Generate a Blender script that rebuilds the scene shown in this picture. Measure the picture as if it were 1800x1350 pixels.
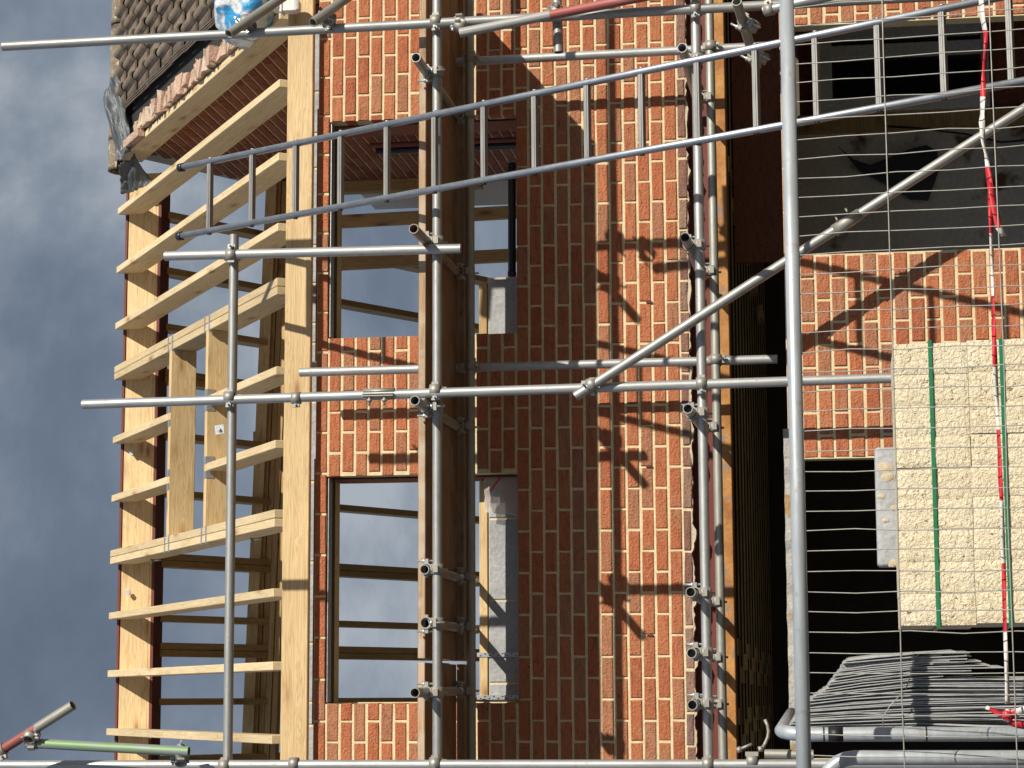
import bpy, math, random
import numpy as np
from mathutils import Vector, Matrix, noise

for o in list(bpy.data.objects):
    bpy.data.objects.remove(o, do_unlink=True)
SC = bpy.context.scene
COL = SC.collection
rnd = random.Random(7)

# ------------------------------------------------------------------ camera (rolled 90 degrees: the picture was taken with the phone on its side)
H = 4.45                                   # height of the window heads above the ground
YAW, PITCH, ROLL = 0.14439991, 0.14898576, -0.02554577
CAM = Vector((-2.80930227, -11.72033419, -2.80614502 + H))
FPX = 3850.0
_cy, _sy, _cp, _sp = math.cos(YAW), math.sin(YAW), math.cos(PITCH), math.sin(PITCH)
FW = Vector((_sy * _cp, _cy * _cp, _sp))
_r = Vector((_cy, -_sy, 0)); _u = _r.cross(FW)
RT = _r * math.cos(ROLL) + _u * math.sin(ROLL)
UP = _u * math.cos(ROLL) - _r * math.sin(ROLL)
cd = bpy.data.cameras.new('camera'); cam = bpy.data.objects.new('camera', cd); COL.objects.link(cam)
cd.sensor_fit = 'HORIZONTAL'; cd.sensor_width = 36.0; cd.lens = FPX / 1800.0 * 36.0
cd.clip_start = 0.1; cd.clip_end = 2000
m = Matrix.Identity(4)
for i in range(3):
    m[i][0] = -UP[i]; m[i][1] = RT[i]; m[i][2] = -FW[i]; m[i][3] = CAM[i]
cam.matrix_world = m
SC.camera = cam
SC.render.resolution_x, SC.render.resolution_y = 1024, 768

# ------------------------------------------------------------------ light
SUNDIR = Vector((-0.75, 1.0, -0.65)).normalized()
sd = bpy.data.lights.new('sun', 'SUN'); sun = bpy.data.objects.new('sun', sd); COL.objects.link(sun)
sd.energy = 5.0; sd.angle = math.radians(0.53); sd.color = (1.0, 0.93, 0.80)
sun.rotation_euler = SUNDIR.to_track_quat('-Z', 'Y').to_euler()
sun.location = (6, -14, 16)
w = bpy.data.worlds.new('World'); SC.world = w; w.use_nodes = True
wn, wl = w.node_tree.nodes, w.node_tree.links
wn.clear()
out = wn.new('ShaderNodeOutputWorld'); bg = wn.new('ShaderNodeBackground')
sky = wn.new('ShaderNodeTexSky'); sky.sky_type = 'NISHITA'; sky.sun_disc = False
sky.sun_elevation = math.radians(27.5); sky.sun_rotation = math.radians(143.1)
sky.air_density = 1.0; sky.dust_density = 1.0; sky.ozone_density = 1.5
tc = wn.new('ShaderNodeTexCoord')
mp = wn.new('ShaderNodeMapping'); mp.inputs['Scale'].default_value = (1.0, 1.0, 1.5); mp.inputs['Location'].default_value = (5.2, 2.3, 0.3)
n1 = wn.new('ShaderNodeTexNoise'); n1.inputs['Scale'].default_value = 3.4; n1.inputs['Detail'].default_value = 9; n1.inputs['Roughness'].default_value = 0.58; n1.inputs['Distortion'].default_value = 0.35
rp = wn.new('ShaderNodeValToRGB')
e = rp.color_ramp.elements
e[0].position = 0.34; e[0].color = (1.35, 1.72, 2.3, 1)
e[1].position = 0.63; e[1].color = (5.0, 5.5, 6.1, 1)
x = e.new(0.46); x.color = (1.9, 2.4, 3.2, 1)
x = e.new(0.545); x.color = (2.9, 3.45, 4.25, 1)
mx = wn.new('ShaderNodeMix'); mx.data_type = 'RGBA'; mx.inputs[0].default_value = 0.95
wl.new(tc.outputs['Generated'], mp.inputs['Vector']); wl.new(mp.outputs[0], n1.inputs['Vector'])
wl.new(n1.outputs['Fac'], rp.inputs[0])
wl.new(sky.outputs[0], mx.inputs[6]); wl.new(rp.outputs[0], mx.inputs[7])
wl.new(mx.outputs[2], bg.inputs[0]); bg.inputs[1].default_value = 0.080
wl.new(bg.outputs[0], out.inputs[0])
SC.view_settings.view_transform = 'Standard'; SC.view_settings.look = 'None'
SC.view_settings.exposure = 0.0; SC.view_settings.gamma = 1.0

# ------------------------------------------------------------------ geometry helpers
def at(px, py, Y):
    """point of the place that lies on the sight line of photo pixel (px, py) at depth Y"""
    d = FW * FPX - UP * (px - 900) - RT * (py - 675)
    return CAM + d * ((Y - CAM.y) / d.y)
def atX(px, py, X):
    d = FW * FPX - UP * (px - 900) - RT * (py - 675)
    return CAM + d * ((X - CAM.x) / d.x)
def atZ(px, py, Z):
    d = FW * FPX - UP * (px - 900) - RT * (py - 675)
    return CAM + d * ((Z - CAM.z) / d.z)
def V(x, y, z):
    return Vector((x, y, z + H))

class MB:
    def __init__(s): s.v = []; s.f = []; s.sm = []; s.mi = []
    def add(s, vs, fs, smooth=False, mi=0):
        b = len(s.v); s.v += [tuple(q) for q in vs]
        for f in fs:
            s.f.append(tuple(b + i for i in f)); s.sm.append(smooth); s.mi.append(mi)
    def box(s, lo, hi, mi=0):
        x0, y0, z0 = lo; x1, y1, z1 = hi
        s.add([(x0,y0,z0),(x1,y0,z0),(x1,y1,z0),(x0,y1,z0),(x0,y0,z1),(x1,y0,z1),(x1,y1,z1),(x0,y1,z1)],
              [(0,3,2,1),(4,5,6,7),(0,1,5,4),(1,2,6,5),(2,3,7,6),(3,0,4,7)], False, mi)
    def obox(s, c, ax, ay, az, mi=0):
        """box from centre and three half-axis vectors"""
        c = Vector(c); P = []
        for k in (-1, 1):
            for (i, j) in ((-1,-1),(1,-1),(1,1),(-1,1)):
                P.append(c + ax*i + ay*j + az*k)
        s.add(P, [(0,3,2,1),(4,5,6,7),(0,1,5,4),(1,2,6,5),(2,3,7,6),(3,0,4,7)], False, mi)
    def tube(s, pts, r, n=14, caps=True, mi=0, rs=None):
        pts = [Vector(p) for p in pts]; N = len(pts)
        t0 = (pts[1]-pts[0]).normalized()
        a = t0.orthogonal().normalized()
        base = len(s.v)
        for i, p in enumerate(pts):
            t = (pts[min(i+1,N-1)] - pts[max(i-1,0)]).normalized()
            a = (a - t*a.dot(t)).normalized(); b = t.cross(a)
            rr = rs[i] if rs else r
            for k in range(n):
                an = 2*math.pi*k/n
                s.v.append(tuple(p + a*(rr*math.cos(an)) + b*(rr*math.sin(an))))
        for i in range(N-1):
            for k in range(n):
                k2 = (k+1) % n
                s.f.append((base+i*n+k, base+i*n+k2, base+(i+1)*n+k2, base+(i+1)*n+k)); s.sm.append(True); s.mi.append(mi)
        if caps:
            s.f.append(tuple(base+k for k in reversed(range(n)))); s.sm.append(False); s.mi.append(mi)
            s.f.append(tuple(base+(N-1)*n+k for k in range(n))); s.sm.append(False); s.mi.append(mi)
    def mesh(s, name, mats):
        me = bpy.data.meshes.new(name); me.from_pydata(s.v, [], s.f)
        me.polygons.foreach_set('use_smooth', s.sm); me.polygons.foreach_set('material_index', s.mi)
        for mt in (mats if isinstance(mats, (list, tuple)) else [mats]): me.materials.append(mt)
        me.update()
        return me

def link(name, data, parent=None, mw=None):
    o = bpy.data.objects.new(name, data); COL.objects.link(o)
    if mw is not None: o.matrix_basis = mw
    if parent is not None:
        o.parent = parent
        p = parent.matrix_basis.copy(); q = parent
        while q.parent is not None:
            p = q.parent.matrix_basis @ q.matrix_parent_inverse @ p if False else p
            q = q.parent
        o.matrix_parent_inverse = WORLD[parent.name].inverted()
    WORLD[o.name] = (mw.copy() if mw is not None else Matrix.Identity(4))
    return o
WORLD = {}
def build(mb, name, mats, parent=None, mw=None):
    return link(name, mb.mesh(name, mats), parent, mw)
def tag(o, label, cat, group=None, kind=None):
    if label: o['label'] = label
    if cat: o['category'] = cat
    if group: o['group'] = group
    if kind: o['kind'] = kind
    return o
def empty(name, loc, label, cat, group=None):
    o = bpy.data.objects.new(name, None); COL.objects.link(o)
    o.empty_display_size = 0.2
    mw = Matrix.Translation(loc); o.matrix_basis = mw; WORLD[o.name] = mw
    return tag(o, label, cat, group)
def bevel(o, wd=0.003, seg=1):
    b = o.modifiers.new('bevel', 'BEVEL'); b.width = wd; b.segments = seg; b.limit_method = 'ANGLE'
    return o
def frame(p0, p1, up):
    """matrix with local x from p0 to p1, local z near up, origin at p0"""
    xa = (Vector(p1)-Vector(p0)).normalized(); ya = Vector(up).cross(xa).normalized(); za = xa.cross(ya)
    m = Matrix.Identity(4)
    for i in range(3):
        m[i][0] = xa[i]; m[i][1] = ya[i]; m[i][2] = za[i]; m[i][3] = p0[i]
    return m
def plank(name, p0, p1, wd, ht, mat, parent=None, up=(0,0,1), bev=0.003):
    """sawn timber: centre line p0-p1, wd across, ht along up; grain runs along local x"""
    p0, p1 = Vector(p0), Vector(p1); L = (p1-p0).length
    mb = MB()
    n = max(1, int(L/0.6))
    mb.box((0,-wd/2,-ht/2),(L,wd/2,ht/2))
    o = build(mb, name, mat, parent, frame(p0, p1, up))
    if bev: bevel(o, bev)
    return o

# ------------------------------------------------------------------ materials
def newmat(name):
    mt = bpy.data.materials.new(name); mt.use_nodes = True
    nt = mt.node_tree; b = nt.nodes['Principled BSDF']
    return mt, nt.nodes, nt.links, b
def coords(N, L, scale=(1,1,1), rand=True, space='Object'):
    tc = N.new('ShaderNodeTexCoord'); mp = N.new('ShaderNodeMapping'); mp.inputs['Scale'].default_value = scale
    if rand:
        oi = N.new('ShaderNodeObjectInfo'); ml = N.new('ShaderNodeVectorMath'); ml.operation = 'SCALE'
        ad = N.new('ShaderNodeVectorMath'); cmb = N.new('ShaderNodeCombineXYZ')
        L.new(oi.outputs['Random'], cmb.inputs[0]); L.new(oi.outputs['Random'], cmb.inputs[1]); L.new(oi.outputs['Random'], cmb.inputs[2])
        ml.inputs[3].default_value = 37.0; L.new(cmb.outputs[0], ml.inputs[0])
        L.new(tc.outputs[space], ad.inputs[0]); L.new(ml.outputs[0], ad.inputs[1]); L.new(ad.outputs[0], mp.inputs[0])
    else:
        L.new(tc.outputs[space], mp.inputs[0])
    return mp.outputs[0]
def ntex(N, L, vec, scale, detail=4, rough=0.55, dist=0.0):
    t = N.new('ShaderNodeTexNoise'); t.inputs['Scale'].default_value = scale; t.inputs['Detail'].default_value = detail
    t.inputs['Roughness'].default_value = rough; t.inputs['Distortion'].default_value = dist
    L.new(vec, t.inputs['Vector']); return t.outputs['Fac']
def ramp(N, L, fac, stops):
    r = N.new('ShaderNodeValToRGB'); el = r.color_ramp.elements
    while len(el) < len(stops): el.new(0.5)
    for q, (p, c) in zip(el, stops):
        q.position = p; q.color = (c[0], c[1], c[2], 1)
    L.new(fac, r.inputs[0]); return r.outputs[0]
def mixc(N, L, fac, a, b, mode='MIX'):
    mx = N.new('ShaderNodeMix'); mx.data_type = 'RGBA'; mx.blend_type = mode
    for sock, val in ((mx.inputs[0], fac), (mx.inputs[6], a), (mx.inputs[7], b)):
        if hasattr(val, 'is_linked') or hasattr(val, 'links'): L.new(val, sock)
        elif isinstance(val, (int, float)): sock.default_value = val
        else: sock.default_value = (val[0], val[1], val[2], 1)
    return mx.outputs[2]
def bump(N, L, b, h, strength=0.3, dist=0.01):
    bp = N.new('ShaderNodeBump'); bp.inputs['Strength'].default_value = strength; bp.inputs['Distance'].default_value = dist
    L.new(h, bp.inputs['Height']); L.new(bp.outputs[0], b.inputs['Normal'])

def wood(name, light, dark, rough=0.62, knots=True, weather=None):
    mt, N, L, b = newmat(name)
    v = coords(N, L, (1,1,1))
    st = N.new('ShaderNodeMapping'); st.inputs['Scale'].default_value = (0.55, 9.0, 9.0); L.new(v, st.inputs[0])
    g1 = ntex(N, L, st.outputs[0], 2.2, 3, 0.5, 1.6)
    st2 = N.new('ShaderNodeMapping'); st2.inputs['Scale'].default_value = (1.2, 60.0, 60.0); L.new(v, st2.inputs[0])
    g2 = ntex(N, L, st2.outputs[0], 3.0, 3, 0.6)
    wv = N.new('ShaderNodeMath'); wv.operation = 'PINGPONG'; wv.inputs[1].default_value = 0.055; L.new(g1, wv.inputs[0])
    sc = N.new('ShaderNodeMath'); sc.operation = 'MULTIPLY'; sc.inputs[1].default_value = 18.0; L.new(wv.outputs[0], sc.inputs[0])
    ring = ramp(N, L, sc.outputs[0], [(0.0, light), (0.62, [light[i]*0.72+dark[i]*0.28 for i in range(3)]), (1.0, dark)])
    fine = ramp(N, L, g2, [(0.3, (0.80,0.78,0.74)), (0.7, (1.08,1.07,1.05))])
    c = mixc(N, L, 1.0, ring, fine, 'MULTIPLY')
    big = ntex(N, L, v, 1.1, 2)
    c = mixc(N, L, 1.0, c, ramp(N, L, big, [(0.3, (0.86,0.83,0.80)), (0.7, (1.05,1.05,1.05))]), 'MULTIPLY')
    if knots:
        kst = N.new('ShaderNodeMapping'); kst.inputs['Scale'].default_value = (2.6, 8.0, 8.0); L.new(v, kst.inputs[0])
        vo = N.new('ShaderNodeTexVoronoi'); vo.inputs['Scale'].default_value = 1.0; L.new(kst.outputs[0], vo.inputs['Vector'])
        kf = ramp(N, L, vo.outputs['Distance'], [(0.05, (1,1,1)), (0.16, (0.3,0.3,0.3)), (0.30, (0,0,0))])
        c = mixc(N, L, kf, c, (dark[0]*0.55, dark[1]*0.42, dark[2]*0.32))
    oi = N.new('ShaderNodeObjectInfo')
    c = mixc(N, L, 1.0, c, ramp(N, L, oi.outputs['Random'], [(0, (0.86,0.84,0.80)), (1, (1.07,1.06,1.04))]), 'MULTIPLY')
    if weather:
        wf = ntex(N, L, v, 7.0, 5)
        c = mixc(N, L, ramp(N, L, wf, [(0.42, (0,0,0)), (0.62, (1,1,1))]), c, weather)
    L.new(c, b.inputs['Base Color']); b.inputs['Roughness'].default_value = rough
    bump(N, L, b, g2, 0.25, 0.002)
    return mt
M = {}
M['pine'] = wood('pine', (0.81,0.635,0.375), (0.64,0.43,0.20))
M['pine_pale'] = wood('pine_pale', (0.83,0.70,0.47), (0.69,0.53,0.31))
M['pine_old'] = wood('pine_old', (0.58,0.41,0.20), (0.40,0.25,0.10))
M['board'] = wood('scaffold_board', (0.33,0.20,0.095), (0.17,0.095,0.042), 0.8, False, (0.27,0.20,0.13))
M['board_end'] = wood('board_edge', (0.62,0.46,0.32), (0.44,0.29,0.18), 0.8, True, (0.55,0.44,0.34))
M['grey_wood'] = wood('weathered_timber', (0.115,0.10,0.075), (0.06,0.05,0.038), 0.85, False)
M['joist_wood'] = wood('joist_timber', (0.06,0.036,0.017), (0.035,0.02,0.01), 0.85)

def brickmat(name, cols, dark=1.0):
    mt, N, L, b = newmat(name)
    oi = N.new('ShaderNodeObjectInfo'); ge = N.new('ShaderNodeNewGeometry')
    ad = N.new('ShaderNodeMath'); ad.operation = 'ADD'; L.new(oi.outputs['Random'], ad.inputs[0]); L.new(ge.outputs['Random Per Island'], ad.inputs[1])
    fr = N.new('ShaderNodeMath'); fr.operation = 'FRACT'; L.new(ad.outputs[0], fr.inputs[0])
    n = len(cols)
    base = ramp(N, L, fr.outputs[0], [(i/(n-1), c) for i, c in enumerate(cols)])
    v = coords(N, L)
    st = N.new('ShaderNodeMapping'); st.inputs['Scale'].default_value = (7, 20, 26); L.new(v, st.inputs[0])
    a = ntex(N, L, st.outputs[0], 2.2, 6, 0.62, 0.7)
    c = mixc(N, L, 1.0, base, ramp(N, L, a, [(0.28, (0.66,0.63,0.61)), (0.5, (1,1,1)), (0.78, (1.18,1.16,1.13))]), 'MULTIPLY')
    bl = ntex(N, L, v, 11.0, 3, 0.5)
    c = mixc(N, L, ramp(N, L, bl, [(0.52, (0,0,0)), (0.76, (0.5,0.5,0.5))]), c, [cols[-1][0]*0.95, cols[-1][1]*1.25, cols[-1][2]*1.2])
    # paler burnt fringe towards the arrises
    tcE = N.new('ShaderNodeTexCoord'); ab = N.new('ShaderNodeVectorMath'); ab.operation = 'ABSOLUTE'; L.new(tcE.outputs['Object'], ab.inputs[0])
    mpE = N.new('ShaderNodeMapping'); mpE.inputs['Scale'].default_value = (1/0.106, 0, 1/0.031); L.new(ab.outputs[0], mpE.inputs[0])
    sxE = N.new('ShaderNodeSeparateXYZ'); L.new(mpE.outputs[0], sxE.inputs[0])
    mxE = N.new('ShaderNodeMath'); mxE.operation = 'MAXIMUM'; L.new(sxE.outputs[0], mxE.inputs[0]); L.new(sxE.outputs[2], mxE.inputs[1])
    adE = N.new('ShaderNodeMath'); adE.operation = 'MULTIPLY_ADD'; adE.inputs[1].default_value = 0.55; L.new(ntex(N, L, v, 26.0, 4, 0.6), adE.inputs[0]); L.new(mxE.outputs[0], adE.inputs[2])
    c = mixc(N, L, ramp(N, L, adE.outputs[0], [(1.02, (0,0,0)), (1.2, (0.5,0.5,0.5))]), c, (0.37,0.20,0.115))
    sp = ntex(N, L, v, 95.0, 2, 0.5)
    c = mixc(N, L, ramp(N, L, sp, [(0.66, (0,0,0)), (0.74, (0.5,0.5,0.5))]), c, (0.52,0.36,0.24))
    dk = ntex(N, L, v, 70.0, 2, 0.5)
    c = mixc(N, L, ramp(N, L, dk, [(0.27, (0.75,0.75,0.75)), (0.35, (0,0,0))]), c, (0.10,0.035,0.02))
    L.new(c, b.inputs['Base Color']); b.inputs['Roughness'].default_value = 0.88
    b.inputs['Specular IOR Level'].default_value = 0.25
    h = N.new('ShaderNodeMath'); h.operation = 'ADD'; L.new(a, h.inputs[0]); L.new(sp, h.inputs[1])
    bump(N, L, b, h.outputs[0], 0.9, 0.009)
    return mt
RED = [(0.44,0.142,0.068),(0.49,0.168,0.080),(0.47,0.166,0.082),(0.40,0.126,0.063),(0.50,0.188,0.092),(0.45,0.150,0.072),(0.39,0.172,0.100),(0.44,0.192,0.108)]
M['brick'] = brickmat('brick', RED)
M['brick_old'] = brickmat('brick_old', [(0.34,0.11,0.06),(0.28,0.085,0.05),(0.38,0.15,0.09),(0.30,0.12,0.08)])
M['brick_cut'] = brickmat('brick_cut', [(0.27,0.13,0.10),(0.33,0.20,0.15),(0.24,0.11,0.09),(0.38,0.21,0.15),(0.21,0.13,0.12)])
M['brick_pink'] = brickmat('brick_broken', [(0.62,0.43,0.33),(0.55,0.37,0.29),(0.70,0.57,0.44),(0.50,0.30,0.22),(0.66,0.52,0.42)])

def rough_mat(name, c1, c2, scale=6, rough=0.9, bs=0.5, bd=0.004, fine=80, metallic=0.0, rand=True, extra=None):
    mt, N, L, b = newmat(name)
    v = coords(N, L, rand=rand)
    a = ntex(N, L, v, scale, 6, 0.6)
    f = ntex(N, L, v, fine, 4, 0.6)
    c = ramp(N, L, a, [(0.3, c1), (0.7, c2)])
    c = mixc(N, L, 1.0, c, ramp(N, L, f, [(0.3, (0.82,0.82,0.82)), (0.7, (1.1,1.1,1.1))]), 'MULTIPLY')
    if extra:
        ex = ntex(N, L, v, extra[0], 4, 0.6)
        c = mixc(N, L, ramp(N, L, ex, [(extra[1], (0,0,0)), (extra[1]+0.06, (1,1,1))]), c, extra[2])
    L.new(c, b.inputs['Base Color']); b.inputs['Roughness'].default_value = rough; b.inputs['Metallic'].default_value = metallic
    ad = N.new('ShaderNodeMath'); ad.operation = 'ADD'; L.new(a, ad.inputs[0]); L.new(f, ad.inputs[1])
    bump(N, L, b, ad.outputs[0], bs, bd)
    return mt
M['mortar'] = rough_mat('mortar', (0.68,0.56,0.34), (0.80,0.69,0.45), 9, 0.95, 0.7, 0.004)
M['mortar_old'] = rough_mat('mortar_old', (0.50,0.42,0.30), (0.60,0.52,0.38), 9, 0.95, 0.7, 0.004)
M['grey_block'] = rough_mat('grey_block', (0.34,0.35,0.37), (0.47,0.48,0.50), 5, 0.95, 0.8, 0.006, 45)
M['concrete'] = rough_mat('concrete', (0.22,0.22,0.22), (0.34,0.33,0.32), 3, 0.9)
M['ground'] = rough_mat('ground', (0.05,0.042,0.032), (0.095,0.08,0.06), 0.8, 0.95, 1.0, 0.03, 14)
M['plaster'] = rough_mat('plaster', (0.60,0.58,0.54), (0.70,0.68,0.64), 1.5, 0.8, 0.2, 0.002)
M['plaster_dirty'] = rough_mat('dirty_plaster', (0.60,0.57,0.52), (0.70,0.67,0.62), 2.2, 0.85, 0.4, 0.004, 60, 0, True, (2.4, 0.62, (0.16,0.09,0.05)))
M['rust'] = rough_mat('rust', (0.36,0.14,0.04), (0.62,0.33,0.11), 7, 0.75, 0.5, 0.003, 60, 0.15, True, (9.0, 0.58, (0.30,0.22,0.17)))
M['red_steel'] = rough_mat('red_oxide_steel', (0.14,0.028,0.022), (0.19,0.04,0.03), 4, 0.6, 0.15, 0.001)
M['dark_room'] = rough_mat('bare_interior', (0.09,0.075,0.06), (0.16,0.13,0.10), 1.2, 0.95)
M['flaky'] = rough_mat('flaking_paint', (0.34,0.33,0.31), (0.56,0.54,0.49), 9, 0.85, 1.0, 0.01, 40, 0, True, (7.0, 0.55, (0.42,0.27,0.13)))
M['tile'] = rough_mat('concrete_tile', (0.135,0.105,0.082), (0.25,0.20,0.158), 9, 0.92, 0.7, 0.004, 90, 0, True, (38.0, 0.66, (0.42,0.38,0.32)))
M['ridge'] = rough_mat('lichen_ridge_tile', (0.20,0.15,0.11), (0.33,0.27,0.20), 14, 0.95, 1.0, 0.008, 70, 0, True, (24.0, 0.58, (0.55,0.50,0.38)))
M['dark_void'] = rough_mat('roofing_felt', (0.02,0.02,0.02), (0.04,0.038,0.035), 4, 0.9)

def plain(name, c, rough=0.5, metallic=0.0, var=0.08, scale=14, bs=0.1):
    return rough_mat(name, [q*(1-var) for q in c], [min(1,q*(1+var)) for q in c], scale, rough, bs, 0.001, 60, metallic)
def galv(name, c, rough=0.42, metallic=0.75, dirt=(0.36,0.33,0.28)):
    mt, N, L, b = newmat(name)
    v = coords(N, L)
    st = N.new('ShaderNodeMapping'); st.inputs['Scale'].default_value = (2.0, 14, 14); L.new(v, st.inputs[0])
    a = ntex(N, L, st.outputs[0], 3.0, 5, 0.65)
    f = ntex(N, L, v, 28.0, 4, 0.6)
    col = ramp(N, L, a, [(0.3, [q*0.80 for q in c]), (0.7, [min(1,q*1.12) for q in c])])
    col = mixc(N, L, ramp(N, L, f, [(0.60, (0,0,0)), (0.72, (0.8,0.8,0.8))]), col, dirt)
    L.new(col, b.inputs['Base Color']); b.inputs['Metallic'].default_value = metallic
    rr = N.new('ShaderNodeMapRange'); rr.inputs[3].default_value = rough-0.1; rr.inputs[4].default_value = rough+0.22; L.new(f, rr.inputs[0])
    L.new(rr.outputs[0], b.inputs['Roughness'])
    bump(N, L, b, f, 0.12, 0.0015)
    return mt
M['galv'] = galv('galvanised_tube', (0.40,0.405,0.40), 0.45, 0.6)
M['galv_bright'] = galv('bright_galvanised_tube', (0.49,0.50,0.505), 0.44, 0.6)
M['galv_dull'] = galv('dull_galvanised_tube', (0.42,0.42,0.38), 0.5, 0.6)
M['galv_rusty'] = galv('stained_tube', (0.36,0.29,0.25), 0.55, 0.45, (0.30,0.13,0.09))
M['alu'] = galv('aluminium_ladder', (0.42,0.455,0.51), 0.42, 0.85, (0.42,0.44,0.47))
M['fence_tube'] = galv('fence_tube', (0.46,0.50,0.54), 0.4, 0.3)
M['rung'] = galv('ladder_rung', (0.30,0.295,0.29), 0.5, 0.5)
M['clamp'] = galv('coupler_steel', (0.40,0.39,0.36), 0.5, 0.55, (0.45,0.36,0.24))
M['wire'] = plain('galvanised_wire', (0.40,0.39,0.36), 0.5, 0.4)
M['hanger'] = plain('joist_hanger_zinc', (0.58,0.61,0.64), 0.38, 0.7, 0.12, 30)
def painted(name, base, paint, thr, stops=None, axis_scale=1.0):
    mt, N, L, b = newmat(name)
    v = coords(N, L, rand=False)
    st = N.new('ShaderNodeMapping'); st.inputs['Scale'].default_value = (1.0*axis_scale, 9, 9); L.new(v, st.inputs[0])
    a = ntex(N, L, st.outputs[0], 3.0, 6, 0.65)
    c = ramp(N, L, a, [(0.3, [q*0.8 for q in base]), (0.7, base)])
    c = mixc(N, L, ramp(N, L, a, [(thr, (0,0,0)), (thr+0.08, (1,1,1))]), c, paint)
    if stops:
        sx = N.new('ShaderNodeSeparateXYZ'); L.new(v, sx.inputs[0])
        for (x0, x1, col) in stops:
            g = N.new('ShaderNodeMath'); g.operation = 'GREATER_THAN'; g.inputs[1].default_value = x0; L.new(sx.outputs[0], g.inputs[0])
            l = N.new('ShaderNodeMath'); l.operation = 'LESS_THAN'; l.inputs[1].default_value = x1; L.new(sx.outputs[0], l.inputs[0])
            mm = N.new('ShaderNodeMath'); mm.operation = 'MULTIPLY'; L.new(g.outputs[0], mm.inputs[0]); L.new(l.outputs[0], mm.inputs[1])
            m2 = N.new('ShaderNodeMath'); m2.operation = 'MULTIPLY'; L.new(mm.outputs[0], m2.inputs[0])
            L.new(ramp(N, L, a, [(0.35, (0.55,0.55,0.55)), (0.5, (0.95,0.95,0.95))]), m2.inputs[1])
            c = mixc(N, L, m2.outputs[0], c, col)
    L.new(c, b.inputs['Base Color']); b.inputs['Roughness'].default_value = 0.55; b.inputs['Metallic'].default_value = 0.25
    bump(N, L, b, a, 0.15, 0.002)
    return mt
M['green_tube'] = painted('green_painted_tube', (0.34,0.37,0.40), (0.22,0.36,0.17), 0.46)
M['red_tube'] = painted('red_banded_tube', (0.42,0.42,0.42), (0.56,0.54,0.48), 0.56, [(0.46, 1.12, (0.42,0.11,0.10))])
M['red_end_tube'] = painted('red_stained_tube', (0.34,0.34,0.31), (0.44,0.41,0.34), 0.52, [(0.22, 0.46, (0.30,0.08,0.07))])
M['black_plastic'] = plain('black_plastic', (0.022,0.026,0.032), 0.35, 0, 0.15, 5, 0.2)
M['polythene'] = plain('grey_black_polythene', (0.10,0.115,0.13), 0.5, 0, 0.12, 3, 0.02)
M['white_pvc'] = plain('white_plastic', (0.78,0.77,0.74), 0.4, 0, 0.03)
M['glass'] = plain('dark_window_glass', (0.012,0.014,0.015), 0.06, 0, 0.1)
M['green_strap'] = plain('green_strap', (0.015,0.19,0.085), 0.4, 0, 0.1)
M['tape_red'] = plain('red_tape', (0.62,0.03,0.045), 0.4, 0, 0.1)
M['tape_white'] = plain('white_tape', (0.80,0.76,0.74), 0.4, 0, 0.03)
M['sheet'] = plain('grey_steel_sheet', (0.44,0.45,0.46), 0.5, 0.15, 0.15, 9)
M['vent'] = plain('weep_vent', (0.10,0.02,0.018), 0.5)
M['cable'] = plain('black_cable', (0.015,0.015,0.015), 0.5)
def cream_block():
    mt, N, L, b = newmat('cream_split_block')
    v = coords(N, L)
    a = ntex(N, L, v, 4.0, 4, 0.6)
    c = ramp(N, L, a, [(0.3, (0.77,0.66,0.46)), (0.7, (0.84,0.75,0.56))])
    p = ntex(N, L, v, 75.0, 4, 0.6, 0.6)
    c = mixc(N, L, ramp(N, L, p, [(0.31, (1,1,1)), (0.38, (0,0,0))]), c, (0.22,0.155,0.08))
    L.new(c, b.inputs['Base Color']); b.inputs['Roughness'].default_value = 0.95
    h = ramp(N, L, p, [(0.25, (0,0,0)), (0.6, (1,1,1))])
    bump(N, L, b, h, 0.8, 0.007)
    return mt
M['cream_block'] = cream_block()
def clear_plastic():
    mt, N, L, b = newmat('clear_polythene')
    b.inputs['Base Color'].default_value = (0.72,0.66,0.62,1); b.inputs['Roughness'].default_value = 0.16
    b.inputs['Alpha'].default_value = 0.42
    v = coords(N, L); bump(N, L, b, ntex(N, L, v, 16, 4), 0.6, 0.01)
    return mt
M['clear_plastic'] = clear_plastic()
def sack():
    mt, N, L, b = newmat('rubble_sack')
    v = coords(N, L, rand=False)
    wv = N.new('ShaderNodeTexNoise'); wv.inputs['Scale'].default_value = 7.0; wv.inputs['Detail'].default_value = 1; wv.inputs['Distortion'].default_value = 0.8
    st = N.new('ShaderNodeMapping'); st.inputs['Scale'].default_value = (1.2, 1, 0.35); L.new(v, st.inputs[0]); L.new(st.outputs[0], wv.inputs['Vector'])
    c = ramp(N, L, wv.outputs['Fac'], [(0.40, (0.06,0.36,0.72)), (0.46, (0.80,0.82,0.84)), (0.56, (0.84,0.85,0.86)), (0.60, (0.34,0.52,0.70))])
    L.new(c, b.inputs['Base Color']); b.inputs['Roughness'].default_value = 0.3
    bump(N, L, b, ntex(N, L, v, 22, 5), 0.8, 0.02)
    return mt
M['sack'] = sack()

# ================================================================== SETTING
g = MB(); g.add([(-300,-300,0),(300,-300,0),(300,300,0),(-300,300,0)], [(0,1,2,3)])
tag(build(g, 'ground', M['ground']), None, None, None, 'structure')

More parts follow.
